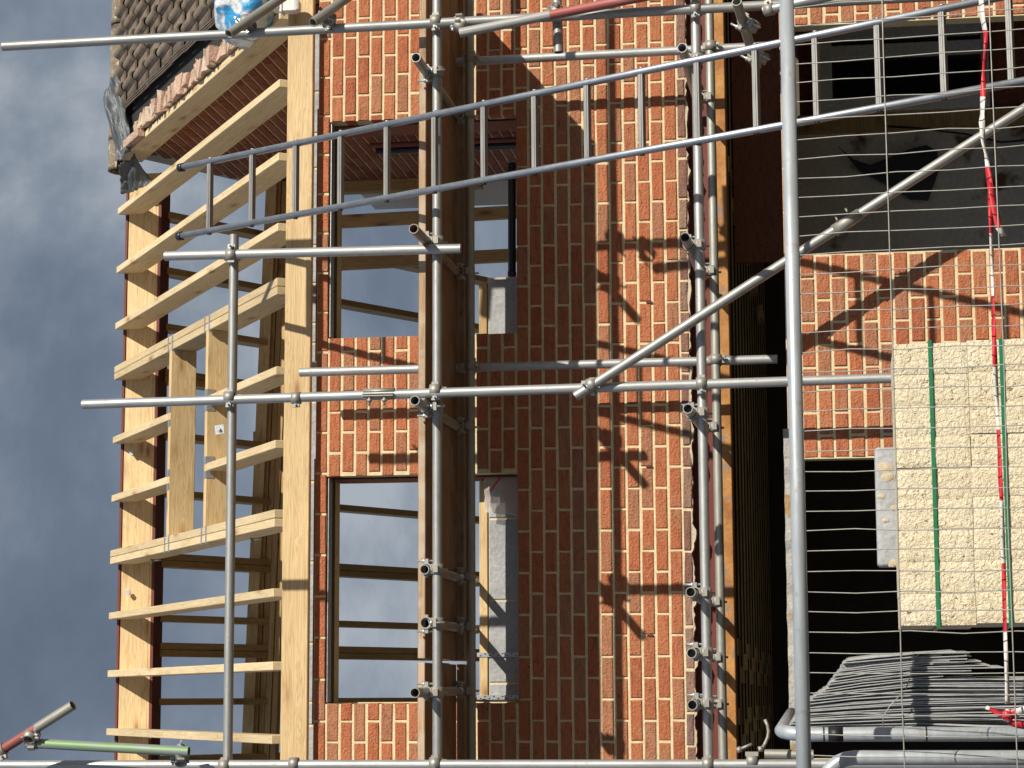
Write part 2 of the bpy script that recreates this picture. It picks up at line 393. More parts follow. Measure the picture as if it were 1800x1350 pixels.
# ------------------------------------------------------------------ brick meshes
_bm = {}
def brick_mesh(L, Hh, D, mat, var, key):
    """one brick: front face at y=0 with worn chamfered arrises; L along x, Hh along z"""
    k = (round(L,3), round(Hh,3), round(D,3), mat, var)
    if k in _bm: return _bm[k]
    r = random.Random(hash((round(L,3), round(Hh,3), var)) & 0xffff)
    mb = MB(); c = 0.0035; j = lambda s=0.0016: r.uniform(-s, s)
    hx, hz = L/2, Hh/2
    F = [(-hx+c+j(), j(0.0012), -hz+c+j()), (hx-c+j(), j(0.0012), -hz+c+j()), (hx-c+j(), j(0.0012), hz-c+j()), (-hx+c+j(), j(0.0012), hz-c+j())]
    S = [(-hx+j(), c, -hz+j()), (hx+j(), c, -hz+j()), (hx+j(), c, hz+j()), (-hx+j(), c, hz+j())]
    B = [(-hx, D, -hz), (hx, D, -hz), (hx, D, hz), (-hx, D, hz)]
    mb.add(F+S+B, [(0,1,2,3)] + [(i+4, (i+1)%4+4, (i+1)%4, i) for i in range(4)] + [(i+8, (i+1)%4+8, (i+1)%4+4, i+4) for i in range(4)] + [(11,10,9,8)])
    me = mb.mesh('brick', M[mat]); _bm[k] = me
    return me
def on_screen(p):
    d = p - CAM; wz = d.dot(FW)
    return (900 - FPX*d.dot(UP)/wz, 675 - FPX*d.dot(RT)/wz, wz)
def joined(bricks, name, parent, mat):
    """the bricks beyond the 300 that show largest: one mesh"""
    mb = MB()
    for (me, mw) in bricks:
        vs = [mw @ v.co for v in me.vertices]
        mb.add(vs, [tuple(p.vertices) for p in me.polygons])
    o = build(mb, name, M[mat], parent); o['kind'] = 'stuff'
    return o

def bond(x0, x1, ztop, ncourse, pitch, perp0, phase, holes, y, depth, mat, turn=None):
    """stretcher bond: yields (mesh, matrix, centre) for every brick; holes = [(xa, xb, za, zb)]"""
    res = []
    for c in range(ncourse):
        zc = ztop - pitch*(c+0.5); hh = pitch - 0.0145
        off = perp0 + (0.1125 if (c + phase) % 2 else 0.0)
        j0 = math.floor((x0-off)/0.225)
        x = off + j0*0.225
        while x < x1:
            a, b = max(x, x0), min(x+0.225, x1)
            segs = [(a, b)]
            for (xa, xb, za, zb) in holes:
                if za < zc < zb:
                    ns = []
                    for (s, t) in segs:
                        if xb <= s or xa >= t: ns.append((s, t)); continue
                        if s < xa: ns.append((s, xa))
                        if t > xb: ns.append((xb, t))
                    segs = ns
            for (s, t) in segs:
                ln = t - s - 0.0138
                if ln < 0.025: continue
                ln = round(ln, 2) if ln < 0.205 else 0.2112
                me = brick_mesh(ln, hh, depth, mat, rnd.randrange(5), 0)
                cx = (s+t)/2
                mw = Matrix.Translation(Vector((cx + rnd.uniform(-.001,.001), y + rnd.uniform(-.0015,.0015), zc + rnd.uniform(-.0012,.0012)))) @ Matrix.Rotation(rnd.uniform(-.006,.006), 4, 'Y')
                if turn: mw = turn @ mw
                res.append((me, mw))
            x += 0.225
    return res
def lay(bricks, parent, mat, name='brick', most=300, key=None):
    vis = []; rest = []
    for (me, mw) in bricks:
        p = mw.translation; s = on_screen(p)
        inside = -25 < s[0] < 1825 and -25 < s[1] < 1375
        covered = inside and key and key(s[0], s[1])
        (vis if inside and not covered else rest).append((s[2], me, mw))
    vis.sort(key=lambda t: t[0])
    for (d, me, mw) in vis[:most]: link(name, me, parent, mw)
    rest = [(me, mw) for (d, me, mw) in vis[most:] + rest]
    if rest: joined(rest, name + '_remainder', parent, mat)

# ------------------------------------------------------------------ upper brick wall (front leaf of the new extension)
W1 = (-0.814, 0.405); W2 = (-2.824, -1.601); SILL = -1.053
XL, XR = -4.3, 2.4
wall = empty('brick_wall', V(-1, 0.05, -2.0), 'new orange red brick upper wall with cream mortar and two unglazed window openings', 'wall')
mb = MB(); fy, by = 0.0065, 0.1
mi_ = 0.009
for (a, b_, z0, z1) in ((XL, XR, mi_, 0.071), (XL, W2[0]-mi_, SILL-mi_, mi_), (W2[1]+mi_, W1[0]-mi_, SILL-mi_, mi_), (W1[1]+mi_, XR, SILL-mi_, mi_), (XL, XR, -1.996, SILL-mi_)):
    mb.box((a, fy, z0+H), (b_, by, z1+H))
build(mb, 'mortar', M['mortar'], wall)
holes = [(W1[0], W1[1], SILL+H, H), (W2[0], W2[1], SILL+H, H)]
br = bond(XL, XR, 0.075+H, 27, 0.075, 0.0, 0, holes, 0.0, 0.098, 'brick')
lay(br, wall, 'brick', 'brick', 300, lambda x, y: 722 < x < 838 and y > 8)
# cut course along the bottom edge, with snapped faces and squeezed mortar
x = XL
k = 0
while x < XR:
    ln = rnd.choice((0.10, 0.215, 0.215, 0.215, 0.16)); hh = rnd.uniform(0.036, 0.05)
    me = brick_mesh(round(ln, 2), round(hh, 3), 0.09, 'brick_cut', rnd.randrange(5), 1)
    cx = x + ln/2
    if -3.3 < cx < 1.2:
        link('cut_brick', me, wall, Matrix.Translation(V(cx, rnd.uniform(-.003,.004), -1.955-hh/2)) @ Matrix.Rotation(rnd.uniform(-.03,.03), 4, 'Y'))
    x += ln + 0.012
mb = MB()
n = 260
for i in range(n):
    x0 = -3.4 + 4.7*i/n; x1 = -3.4 + 4.7*(i+1)/n
    def low(x): return -2.000 - 0.026*max(0, noise.noise(Vector((x*9, 0, 3)))+0.25) - 0.013*noise.noise(Vector((x*31, 5, 1)))
    def fr(x): return 0.006 - 0.022*max(0, noise.noise(Vector((x*7, 9, 3))))
    a, b_ = low(x0), low(x1)
    mb.add([(x0, fr(x0), a+H), (x1, fr(x1), b_+H), (x1, fr(x1)+.004, -1.992+H), (x0, fr(x0)+.004, -1.992+H), (x0, 0.09, a+H), (x1, 0.09, b_+H)], [(0,1,2,3), (4,5,1,0)])
build(mb, 'squeezed_mortar', M['mortar_old'], wall)
for (px, py) in ((1141, 531), (1141, 820), (1143, 1117)):
    p = at(px, py, -0.004); mb = MB(); mb.box((p.x-.005, -0.006, p.z-.016), (p.x+.005, 0.02, p.z+.016))
    build(mb, 'weep_vent', M['vent'], wall)

# ------------------------------------------------------------------ inner leaf of grey blocks
leaf = empty('block_wall', V(-1, 0.25, -2.0), 'grey concrete block inner leaf seen through the window openings', 'wall')
INNER1, INNER2 = -0.861, -0.861
mb = MB(); bl = []
holes2 = [(-0.47, 0.405, -1.9, 0.0), (W1[0], -0.47, INNER1, 0.0), (W2[0], W2[1], INNER2, 0.0)]
def inhole(x, z):
    return any(a < x < b_ and c < z < d for (a, b_, c, d) in holes2)
xs = sorted({-4.3, W2[0], W2[1], W1[0], -0.47, 0.405, 1.1}); zs = [-1.95, INNER1, 0.0, 0.19]
for i in range(len(xs)-1):
    for q in range(len(zs)-1):
        if not inhole((xs[i]+xs[i+1])/2, (zs[q]+zs[q+1])/2):
            mb.box((xs[i], 0.207, zs[q]+H), (xs[i+1], 0.30, zs[q+1]+H))
build(mb, 'mortar', M['mortar'], leaf)
_blk = {}
def block_piece(L, hh, mat='grey_block', D=0.09):
    k = (round(L,2), round(hh,3), mat)
    if k not in _blk:
        q = MB(); c = 0.004; a, b_ = L/2, hh/2
        q.add([(-a+c,0,-b_+c),(a-c,0,-b_+c),(a-c,0,b_-c),(-a+c,0,b_-c),(-a,c,-b_),(a,c,-b_),(a,c,b_),(-a,c,b_),(-a,D,-b_),(a,D,-b_),(a,D,b_),(-a,D,b_)],
              [(0,1,2,3)]+[(i+4,(i+1)%4+4,(i+1)%4,i) for i in range(4)]+[(i+8,(i+1)%4+8,(i+1)%4+4,i+4) for i in range(4)]+[(11,10,9,8)])
        _blk[k] = q.mesh('block', M[mat])
    return _blk[k]
rows = [(0.0, 0.19)] + [(INNER1-0.225*(i+1), INNER1-0.225*i) for i in range(5)] + [(INNER1+0.2153*i, INNER1+0.2153*(i+1)) for i in range(4)]
for ri, (z0, z1) in enumerate(rows):
    x = -4.3 + (0.225 if ri % 2 else 0.0)
    while x < 1.1:
        cuts = [x, min(x+0.45, 1.1)]
        for e_ in (W2[0], W2[1], W1[0], -0.47, 0.405):
            if x < e_ < cuts[-1]: cuts.insert(-1, e_)
        for s, t in zip(cuts[:-1], cuts[1:]):
            if t-s > 0.04 and not inhole((s+t)/2, (z0+z1)/2):
                sp = on_screen(V((s+t)/2, .2, (z0+z1)/2))
                if 500 < sp[0] < 1000 and -20 < sp[1] < 1370:
                    link('block', block_piece(t-s-0.012, z1-z0-0.012), leaf, Matrix.Translation(V((s+t)/2, 0.2, (z0+z1)/2)))
        x += 0.45
# timber sub-sill on the inner leaf
plank('sill_timber', V(W2[0]+.01, 0.245, -0.836), V(W2[1]-.01, 0.245, -0.836), 0.10, 0.046, M['pine'], leaf)
plank('sill_timber', V(W1[0]+.01, 0.245, -0.836), V(-0.5, 0.245, -0.836), 0.10, 0.046, M['pine_old'], leaf)
# lintels: weathered timber soffits behind the brick heads and a thin steel lip
for (a, b_) in (W1, W2):
    o = plank('lintel_soffit', V(a-.12, 0.205, 0.055), V(b_+.12, 0.205, 0.055), 0.188, 0.10, M['grey_wood'], leaf)
    mb = MB(); mb.box((a, 0.012, -0.0045+H), (b_, 0.095, -0.0005+H)); build(mb, 'lintel_lip', M['hanger'], leaf)
for xe in (W1[1], W2[1]):
    mb = MB(); mb.box((xe-.004, 0.1005, SILL+.004+H), (xe+.0005, 0.304, -0.006+H)); build(mb, 'jamb_closer', M['brick_old'], leaf)
# galvanised perforated straps fixed to the blocks
for py in (1151, 1226):
    p = at(845, py, 0.195); q = at(911, py, 0.195)
    mb = MB(); mb.box((p.x-.012, 0.190, q.z), (p.x+.012, 0.1945, p.z+.02))
    o = build(mb, 'wall_strap', M['hanger'], leaf)
    h = MB()
    for i in range(9):
        zc = q.z + 0.012 + (p.z-q.z)*i/8.5
        dx = 0.005 if i % 2 else -0.005
        h.box((p.x+dx-.003, 0.1885, zc-.004), (p.x+dx+.003, 0.1898, zc+.004))
    build(h, 'strap_hole', M['cable'], o)['kind'] = 'stuff'

# ------------------------------------------------------------------ clear polythene bag in the left window
mb = MB(); nx, nz = 14, 14
c00, c10, c01, c11 = at(851, 838, 0.12), at(852, 900, 0.12), at(911, 836, 0.12), at(912, 908, 0.12)
for side in (0, 1):
    b0 = len(mb.v)
    for i in range(nx+1):
        for j in range(nz+1):
            s, t = i/nx, j/nz
            p = c00*(1-s)*(1-t) + c10*s*(1-t) + c01*(1-s)*t + c11*s*t
            wv = 0.016*noise.noise(Vector((s*4, t*3, side*7))) + 0.05*math.sin(math.pi*s)*math.sin(math.pi*t)*(1 if side else -1)
            mb.v.append((p.x + 0.008*noise.noise(Vector((t*5, 2, s))), p.y + wv, p.z + 0.006*noise.noise(Vector((s*6, 4, 2)))))
    for i in range(nx):
        for j in range(nz):
            a = b0 + i*(nz+1)+j
            mb.f.append((a, a+1, a+nz+2, a+nz+1)); mb.sm.append(True); mb.mi.append(0)
bag = tag(build(mb, 'polythene_bag', M['clear_plastic']), 'clear polythene bag with a dark red tie hanging in the left window opening', 'bag')
p, q = at(881, 836, 0.055), at(863, 863, 0.055)
mb = MB(); mb.tube([p, (p+q)/2+Vector((0,-.004,0)), q], 0.0045, 6); build(mb, 'red_tie', M['tape_red'], bag)
# black pipe lying across the right window opening
mb = MB(); mb.tube([at(900, 287, 0.06), at(900, 484, 0.06)], 0.022, 18)
bp_ = tag(build(mb, 'black_pipe', M['black_plastic']), 'short black plastic pipe lying across the sill of the right window', 'pipe')
mb = MB(); a = at(900, 478, 0.06); b_ = at(900, 486, 0.06); mb.tube([a, b_], 0.0245, 18); build(mb, 'pipe_collar', M['black_plastic'], bp_)

# ------------------------------------------------------------------ rusty steel beam under the wall
beam = empty('steel_beam', V(-1, 0.1, -2.22), 'long rusty steel beam running under the raw bottom edge of the brick wall', 'beam')
mb = MB()
mb.box((-4.3, 0.03, -2.216+H), (2.4, 0.042, -2.149+H)); o = build(mb, 'lower_flange', M['rust'], beam); bevel(o, .004)
mb = MB(); mb.box((-4.3, 0.042, -2.216+H), (2.4, 0.24, -2.204+H)); build(mb, 'bottom_plate', M['rust'], beam)
mb = MB(); mb.box((-4.3, 0.125, -2.204+H), (2.4, 0.137, -2.012+H)); build(mb, 'web', M['red_steel'], beam)
mb = MB(); mb.box((-4.3, 0.10, -2.012+H), (2.4, 0.24, -1.998+H)); build(mb, 'upper_flange', M['red_steel'], beam)

# ------------------------------------------------------------------ first floor: joists, noggins and deck
floor = empty('timber_floor', V(-1, 3.5, -2.2), 'underside of first floor joists receding in shade below the steel beam', 'floor')
for i in range(15):
    y = 0.42 + 0.4*i
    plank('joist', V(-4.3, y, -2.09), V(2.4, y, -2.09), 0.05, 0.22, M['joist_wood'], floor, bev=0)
for i in range(15):
    y = 0.42 + 0.4*i
    plank('bounce_strip', V(-4.3, y, -2.2031), V(2.4, y, -2.2031), 0.05, 0.0055, M['pine'], floor, bev=0)  # added pale strips that paint bounce light onto the dark joist undersides
for i in range(13):
    for xx in (-2.62, -3.0, 0.1):
        x_ = xx + (0.09 if i % 3 == 0 else -0.06 if i % 3 == 1 else 0.02)
        plank('noggin', V(x_, 0.447+0.4*i, -2.128), V(x_, 0.793+0.4*i, -2.128), 0.09, 0.168, M['pine'], floor, bev=0)
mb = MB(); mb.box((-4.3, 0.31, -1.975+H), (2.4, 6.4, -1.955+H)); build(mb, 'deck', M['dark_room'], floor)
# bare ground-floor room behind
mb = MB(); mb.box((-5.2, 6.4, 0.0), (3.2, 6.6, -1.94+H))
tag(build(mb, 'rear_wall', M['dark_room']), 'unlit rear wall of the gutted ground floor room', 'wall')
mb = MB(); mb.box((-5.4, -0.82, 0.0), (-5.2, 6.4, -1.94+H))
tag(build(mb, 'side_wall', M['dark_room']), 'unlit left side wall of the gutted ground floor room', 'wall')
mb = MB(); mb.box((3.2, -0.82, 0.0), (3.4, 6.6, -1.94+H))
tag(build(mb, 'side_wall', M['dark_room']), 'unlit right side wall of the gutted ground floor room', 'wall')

# ------------------------------------------------------------------ lower front wall
LY = -0.93
A0, A1 = -0.628, 0.55; B0, B1 = -3.1, -1.649
ZT = -2.615; PL = 0.0765
low = empty('lower_brick_wall', V(-1, LY+.05, -4.45), 'lower orange brick pier and wall between two dark openings behind the mesh fence', 'wall')
mb = MB()
for (a, b_, z0, z1) in ((-5.2, B0, -4.45, ZT), (B1, A0, -4.45, ZT), (A1, 3.2, -4.45, ZT), (B1-0.0, 3.2, ZT, ZT+PL-.004)):
    mb.box((a, LY+.0065, z0+H), (b_, LY+.1, z1+H))
build(mb, 'mortar', M['mortar'], low)
br = bond(-5.2, 3.2, ZT+PL+H, 24, PL, -0.747, 1, [(A0, A1, -9, ZT+H), (B0, B1, -9, ZT+H), (-9, B1, ZT+H, ZT+PL+H)], LY, 0.098, 'brick')
lay(br, low, 'brick', 'brick', 300, lambda x, y: x > 1590 and y > 600)
mb = MB(); mb.box((A0, LY+.012, ZT-.004+H), (A1, LY+.098, ZT-.001+H)); build(mb, 'lintel_lip', M['cable'], low)
# weathered lintel strip over the left opening
mb = MB(); n = 60
lx0, lx1 = -3.25, -1.50
for i in range(n):
    x0 = lx0+(lx1-lx0)*i/n; x1 = lx0+(lx1-lx0)*(i+1)/n
    f = lambda x: (LY-.012+.010*noise.noise(Vector((x*14,0,0))), -2.566+.006*noise.noise(Vector((x*17,4,0))), -2.520+.005*noise.noise(Vector((x*11,8,0))))
    a, b_ = f(x0), f(x1)
    mb.add([(x0,a[0],a[1]+H),(x1,b_[0],b_[1]+H),(x1,b_[0],b_[2]+H),(x0,a[0],a[2]+H),(x0,LY+.1,a[1]+H),(x1,LY+.1,b_[1]+H),(x1,LY+.1,b_[2]+H),(x0,LY+.1,a[2]+H)],
           [(0,1,2,3),(4,5,1,0),(3,2,6,7)])
tag(build(mb, 'old_lintel', M['flaky']), 'weathered lintel with flaking paint over the dark left doorway', 'lintel')
# added unseen deck behind the lower wall, extended back to block the sun
mb = MB(); mb.box((-5.2, LY+.103, -2.556+H), (3.2, 0.85, -2.541+H))
tag(build(mb, 'sun_block_deck', M['dark_void']), 'added flat deck blocking the sun behind the lower front wall', 'roof')
mb = MB(); mb.box((-5.2, -0.82, -0.02), (3.2, 6.4, 0.02)); tag(build(mb, 'room_floor', M['concrete']), None, None, None, 'structure')

mb = MB(); mb.box((-0.30, 0.855, -2.56+H), (3.2, 0.90, -2.215+H))
tag(build(mb, 'inner_upstand', M['brick_old']), 'dark old brick upstand behind the lower cross tube at the right', 'wall')
# interior seen through the right-hand opening
room = empty('old_window', V(0.2, 1.5, -4.4), 'old white framed window with dark panes inside the right hand opening', 'window')
YW = 1.0
def quad(px0, py0, px1, py1, Y):      # px0<px1 (top to bottom), py0<py1 (right to left)
    a, b_ = at(px0, py0, Y), at(px1, py1, Y)
    return min(a.x,b_.x), max(a.x,b_.x), min(a.z,b_.z), max(a.z,b_.z)
def fbox(px0, py0, px1, py1, Y, th, name, mat, parent):
    x0, x1, z0, z1 = quad(px0, py0, px1, py1, Y); q = MB(); q.box((x0, Y-th, z0), (x1, Y, z1))
    o = build(q, name, mat, parent); bevel(o, .004); return o
fbox(1466, 96, 1720, 178, YW, 0.01, 'pane', M['glass'], room)
fbox(1466, 62, 1720, 80, YW, 0.01, 'pane', M['glass'], room)
fbox(1440, 86, 1724, 95, YW-.012, 0.05, 'transom_bar', M['white_pvc'], room)
fbox(1440, 44, 1724, 62, YW-.012, 0.05, 'frame_rail', M['white_pvc'], room)
fbox(1438, 80, 1464, 190, YW-.012, 0.055, 'frame_head', M['white_pvc'], room)
fbox(1440, 178, 1724, 190, YW-.012, 0.05, 'frame_rail', M['white_pvc'], room)
fbox(1722, 44, 1740, 190, YW-.012, 0.06, 'frame_sill', M['white_pvc'], room)
x0, x1, z0, z1 = quad(1400, -60, 1860, 205, YW+.1); mb = MB(); mb.box((x0, YW+.06, z0), (x1, YW+.16, z1))
tag(build(mb, 'inner_brick_wall', M['brick_old']), 'dark old inner brick wall around the white framed window', 'wall')
x0, x1, z0, z1 = quad(1402, 205, 1880, 214, YW); mb = MB(); mb.box((x0, YW-.02, z0), (x1, YW+.05, z1))
tag(build(mb, 'timber_batten', M['pine_old']), 'dark brown timber batten edging the torn plaster panel', 'batten')
x0, x1, z0, z1 = quad(1396, 216, 1880, 470, YW+.05); mb = MB(); mb.box((x0, YW+.05, z0), (x1, YW+.1, z1))
pan = tag(build(mb, 'plaster_panel', M['plaster_dirty']), 'stained plaster wall panel in shade inside the right hand opening', 'wall')
# torn black membrane on the panel
poly = [(1472, 256), (1500, 280), (1530, 290), (1600, 262), (1628, 255), (1648, 265), (1650, 300), (1632, 352), (1600, 350), (1560, 325), (1510, 300), (1490, 275)]
mb = MB(); P = [at(a, b_, YW-.01) for a, b_ in poly]; Q = [q+Vector((0,.012,0)) for q in P]; n = len(P)
mb.add(P+Q, [tuple(range(n)), tuple(reversed(range(n,2*n)))] + [(i, (i+1)%n, (i+1)%n+n, i+n) for i in range(n)])
tag(build(mb, 'torn_membrane', M['black_plastic']), 'torn black membrane stuck on the stained plaster panel', 'membrane')
mb = MB(); mb.tube([at(1560, 222, YW-.05), at(1620, 226, YW-.06), at(1700, 236, YW-.05), at(1760, 250, YW-.05), at(1830, 244, YW-.05)], 0.006, 6)
tag(build(mb, 'loose_cable', M['cable']), 'loose black cable sagging across the stained plaster panel', 'cable')

# ================================================================== ROOF OF THE EXTENSION
TH = math.radians(33.2); TN = math.tan(TH)
roof = empty('roof_frame', V(-1, 1.5, 0.2), 'open pale timber rafter roof frame of the new extension against the clouds', 'roof')
# eaves beam
mb_f = plank('eaves_beam', V(-4.3, -0.0525, 0.159), V(1.12, -0.0525, 0.159), 0.045, 0.148, M['pine'], roof, bev=.004)
RD, RW = 0.170, 0.047
nrm = Vector((0, -math.sin(TH), math.cos(TH)))
def roofpt(X, Y, off=0.0):
    p = V(X, Y, 0.257 + (Y+0.03)*TN)
    return p + nrm*off
def rafter(X, y0, y1, name='rafter', mat='pine_pale'):
    return plank(name, roofpt(X, y0, -RD/2), roofpt(X, y1, -RD/2), RW, RD, M[mat], roof, up=nrm)
YR = 3.10
for X in (1.075, 0.673, 0.243, -0.165, -2.224, -2.625, -3.025, -3.43): rafter(X, 0.062, YR)
for X in (-0.480, -0.530, -1.788, -1.838): rafter(X, 0.062, YR)
T1, T2 = 1.88, 1.19       # trimmers of the roof light opening
for X in (-0.985, -1.40):
    rafter(X, T1+.03, YR); rafter(X, 0.062, T2-.03)
def roofbox(x0, x1, y0, y1, o0, o1, name, mat, parent, bev=0.0):
    """box lying in the roof slope"""
    a = roofpt(x0, y0); L = (roofpt(x0, y1)-a).length
    mw = frame(a, roofpt(x0, y1), nrm)
    q = MB(); q.box((0, -(x1-x0), o0), (L, 0, o1))
    o = build(q, name, mat, parent, mw)
    if bev: bevel(o, bev)
    return o
for Ty in (T1, T2):
    a, b_ = roofpt(-1.812+.047, Ty, -RD/2), roofpt(-0.505-.047, Ty, -RD/2)
    plank('trimmer', a, b_, RW, RD, M['pine'], roof, up=nrm)
# joist hangers: zinc straps over the doubled rafters and cheeks beside the cut rafters
def strap(X, Y, w_=0.11):
    q = MB(); c = roofpt(X, Y)
    sl = Vector((0, math.cos(TH), math.sin(TH)))
    q.obox(c+nrm*.0015, Vector((w_/2,0,0)), sl*.012, nrm*.001)
    q.obox(c-Vector((w_/2+.001,0,0))-nrm*.04, Vector((.001,0,0)), sl*.012, nrm*.04)
    build(q, 'hanger_strap', M['hanger'], roof)
for Ty in (T1, T2):
    for s in (-1, 1):
        strap(-0.505, Ty+s*.04); strap(-1.813, Ty+s*.04)
for X in (-0.985, -1.40):
    for Ty, s in ((T1, 1), (T2, -1)):
        for e_ in (-1, 1):
            q = MB(); sl = Vector((0, math.cos(TH), math.sin(TH))); c = roofpt(X+e_*.045, Ty+s*.0, 0.0)
            q.obox(c+nrm*.0015, Vector((.022,0,0)), sl*.024, nrm*.001)
            q.obox(c-nrm*.025+sl*(s*.0255), Vector((.022,0,0)), sl*.001, nrm*.026)
            build(q, 'hanger_cheek', M['hanger'], roof)
# bolts through the doubled rafters and ridge timber
for (px, py) in ((266, 985), (441, 948)):
    p = atX(px, py, -1.87); q = MB(); q.tube([p, p+Vector((0,0,-.07))], .006, 8); q.tube([p+Vector((0,0,.002)), p-Vector((0,0,.006))], .02, 8)
    build(q, 'coach_bolt', M['hanger'], roof)
for (px, py) in ((233, 796), (226, 1042)):
    p = at(px, py, 3.09); q = MB(); q.tube([p, p+Vector((0,-.02,0))], .017, 10); build(q, 'coach_bolt', M['hanger'], roof)
# washer plate on the trimmer
p = at(386, 755, 1.10); q = MB(); q.obox(p, Vector((.028,0,.004)), Vector((0,.003,0)), Vector((-.004,0,.028))); q.tube([p, p+Vector((0,-.02,0))], .009, 8); build(q, 'washer_plate', M['hanger'], roof)
# ridge: red steel beam with timber packing in its web
mb = MB()
mb.box((-4.3, 3.12, 2.235+H), (0.95, 3.30, 2.252+H)); mb.box((-4.3, 3.115, 1.985+H), (0.95, 3.32, 2.003+H)); mb.box((-4.3, 3.205, 2.003+H), (0.95, 3.215, 2.235+H))
rs = build(mb, 'ridge_steel', M['red_steel'], roof)
plank('ridge_timber', V(-4.3, 3.155, 2.125), V(0.95, 3.155, 2.125), 0.07, 0.205, M['pine'], roof)
plank('ridge_timber', V(-4.3, 3.155, 2.026), V(0.95, 3.155, 2.026), 0.066, 0.04, M['pine'], roof)
# rear slope rafters and purlin
rn = Vector((0, math.sin(TH), math.cos(TH)))
def rearpt(X, Y, off=0.0): return V(X, Y, 2.20-(Y-3.05)*TN) + rn*off
for X in (0.673, 0.262, -0.150, -0.480, -0.530, -0.930, -1.345, -1.80, -1.85, -2.235, -2.43, -2.48, -2.82, -3.22, -3.27, -3.6):
    plank('rear_rafter', rearpt(X, 3.30, RD/2-.09), rearpt(X, 7.6, RD/2-.09), RW, RD*.85, M['pine_old'], roof, up=rn)
a0, a1 = at(488, 340, 4.15), at(445, 1345, 4.15)
dirx = (a1-a0)
for i in range(4):
    off = Vector((0, 0.0, -0.016-0.046*i))
    plank('rear_purlin', a0+off-dirx*.02+Vector((0,.01*(i%2),0)), a1+off+dirx*.3+Vector((0,.01*(i%2),0)), 0.10, 0.042, M['pine_old'], roof)
plank('rear_purlin', a0+Vector((0,-.06,.03))-dirx*.02, a1+Vector((0,-.06,.03))+dirx*.3, 0.045, 0.085, M['pine'], roof)
for (px0, px1, py) in ((487, 508, 335), (443, 456, 770)):
    a = at(px0, py, 4.3); plank('post', a+Vector((0,0,-.02)), a+Vector((0,0,-1.6)), 0.09, 0.09, M['pine_old'], roof, up=(0,1,0))

for (pa, pb) in (((560, 392), (960, 370)), ((560, 466), (960, 446))):
    a, b_ = at(pa[0], pa[1], 3.9), at(pb[0], pb[1], 3.9)
    plank('stud', a, b_, 0.095, 0.047, M['pine_old'], roof, up=(0,1,0))
# ================================================================== OLD HOUSE: gable wall, tiles, ridge
gab = empty('gable_wall', V(1.2, 2.0, -4.4), 'old house brick gable wall with a broken raking edge beside the new rafters', 'wall')
GX = 1.115
def gtop(Y):
    return min(0.257+(Y+.03)*TN, 2.40-(Y-3.1)*TN) - 0.01
mb = MB()
n = 24
for i in range(n):
    y0 = 0.31+4.15*i/n; y1 = 0.31+4.15*(i+1)/n
    mb.add([(GX+.006,y0,-1.93+H),(GX+.006,y1,-1.93+H),(GX+.006,y1,gtop(y1)+H),(GX+.006,y0,gtop(y0)+H),(GX+.11,y0,-1.93+H),(GX+.11,y1,-1.93+H),(GX+.11,y1,gtop(y1)+H),(GX+.11,y0,gtop(y0)+H)],
           [(0,1,2,3)[::-1],(4,5,6,7),(3,2,6,7)])
build(mb, 'mortar', M['mortar_old'], gab)
turn = Matrix.Translation((GX, 0, 0)) @ Matrix.Rotation(math.radians(-90), 4, 'Z')   # local x -> -Y, local y -> +X
br = []
for (me, mw) in bond(-4.46, -0.31, 2.36+H, 58, 0.075, 0.0, 0, [], 0.0, 0.098, 'brick_old', turn):
    p = mw.translation
    if p.z-H+.045 < gtop(p.y-.11 if p.y < 3 else p.y+.11): br.append((me, mw))
lay(br, gab, 'brick_old', 'brick', 300, lambda x, y: y > 345 or x > 910 or 738 < x < 835)
# broken brick ends along the rake
y = 0.15; k = 0
while y < 2.62:
    ln = rnd.uniform(0.035, 0.1)
    mb = MB(); hh = rnd.uniform(0.015, 0.055)
    a = roofpt(GX-.005, y, -0.03); L = ln
    P = []
    for (sx, sy, sz) in ((0,0,0),(1,0,0),(1,1,0),(0,1,0),(0,0,1),(1,0,1),(1,1,1),(0,1,1)):
        q = Vector((sx*rnd.uniform(.085,.13), 0, 0)) + Vector((0, math.cos(TH), math.sin(TH)))*(sy*ln) + nrm*(sz*(hh+.03))
        q += Vector((rnd.uniform(-.018,.018), rnd.uniform(-.012,.012), rnd.uniform(-.016,.016)))*(1 if sz else .45)
        P.append(q)
    mb.add(P, [(0,3,2,1),(4,5,6,7),(0,1,5,4),(1,2,6,5),(2,3,7,6),(3,0,4,7)])
    build(mb, 'broken_brick', M['brick_pink'], gab, Matrix.Translation(a))
    y += (ln+.006)*math.cos(TH); k += 1
plank('verge_packer', roofpt(1.085, 2.50, .03), roofpt(1.085, 2.98, .03), .06, .05, M['brick_pink'], gab, up=nrm)
# plastered wall beyond the bricks
mb = MB(); mb.box((GX+.02, 4.47, -1.9+H), (GX+.15, 5.35, 0.9+H))
tag(build(mb, 'plastered_wall', M['plaster']), 'white plastered wall beyond the gable seen through the right window', 'wall')
# black waste pipes on the gable
for k_, (px, py0) in enumerate(((650, 256), (661, 266))):
    a = atX(px, py0, GX-.05); b_ = Vector((a.x, a.y, -1.9+H)); mb = MB(); mb.tube([a, b_], 0.024-.006*(1-k_), 12)
    tag(build(mb, 'waste_pipe', M['black_plastic' if k_ else 'red_steel']), ('black waste pipe fixed to the gable, seen through the right window', 'thin dark red pipe beside the black waste pipe on the gable')[1-k_], 'pipe')

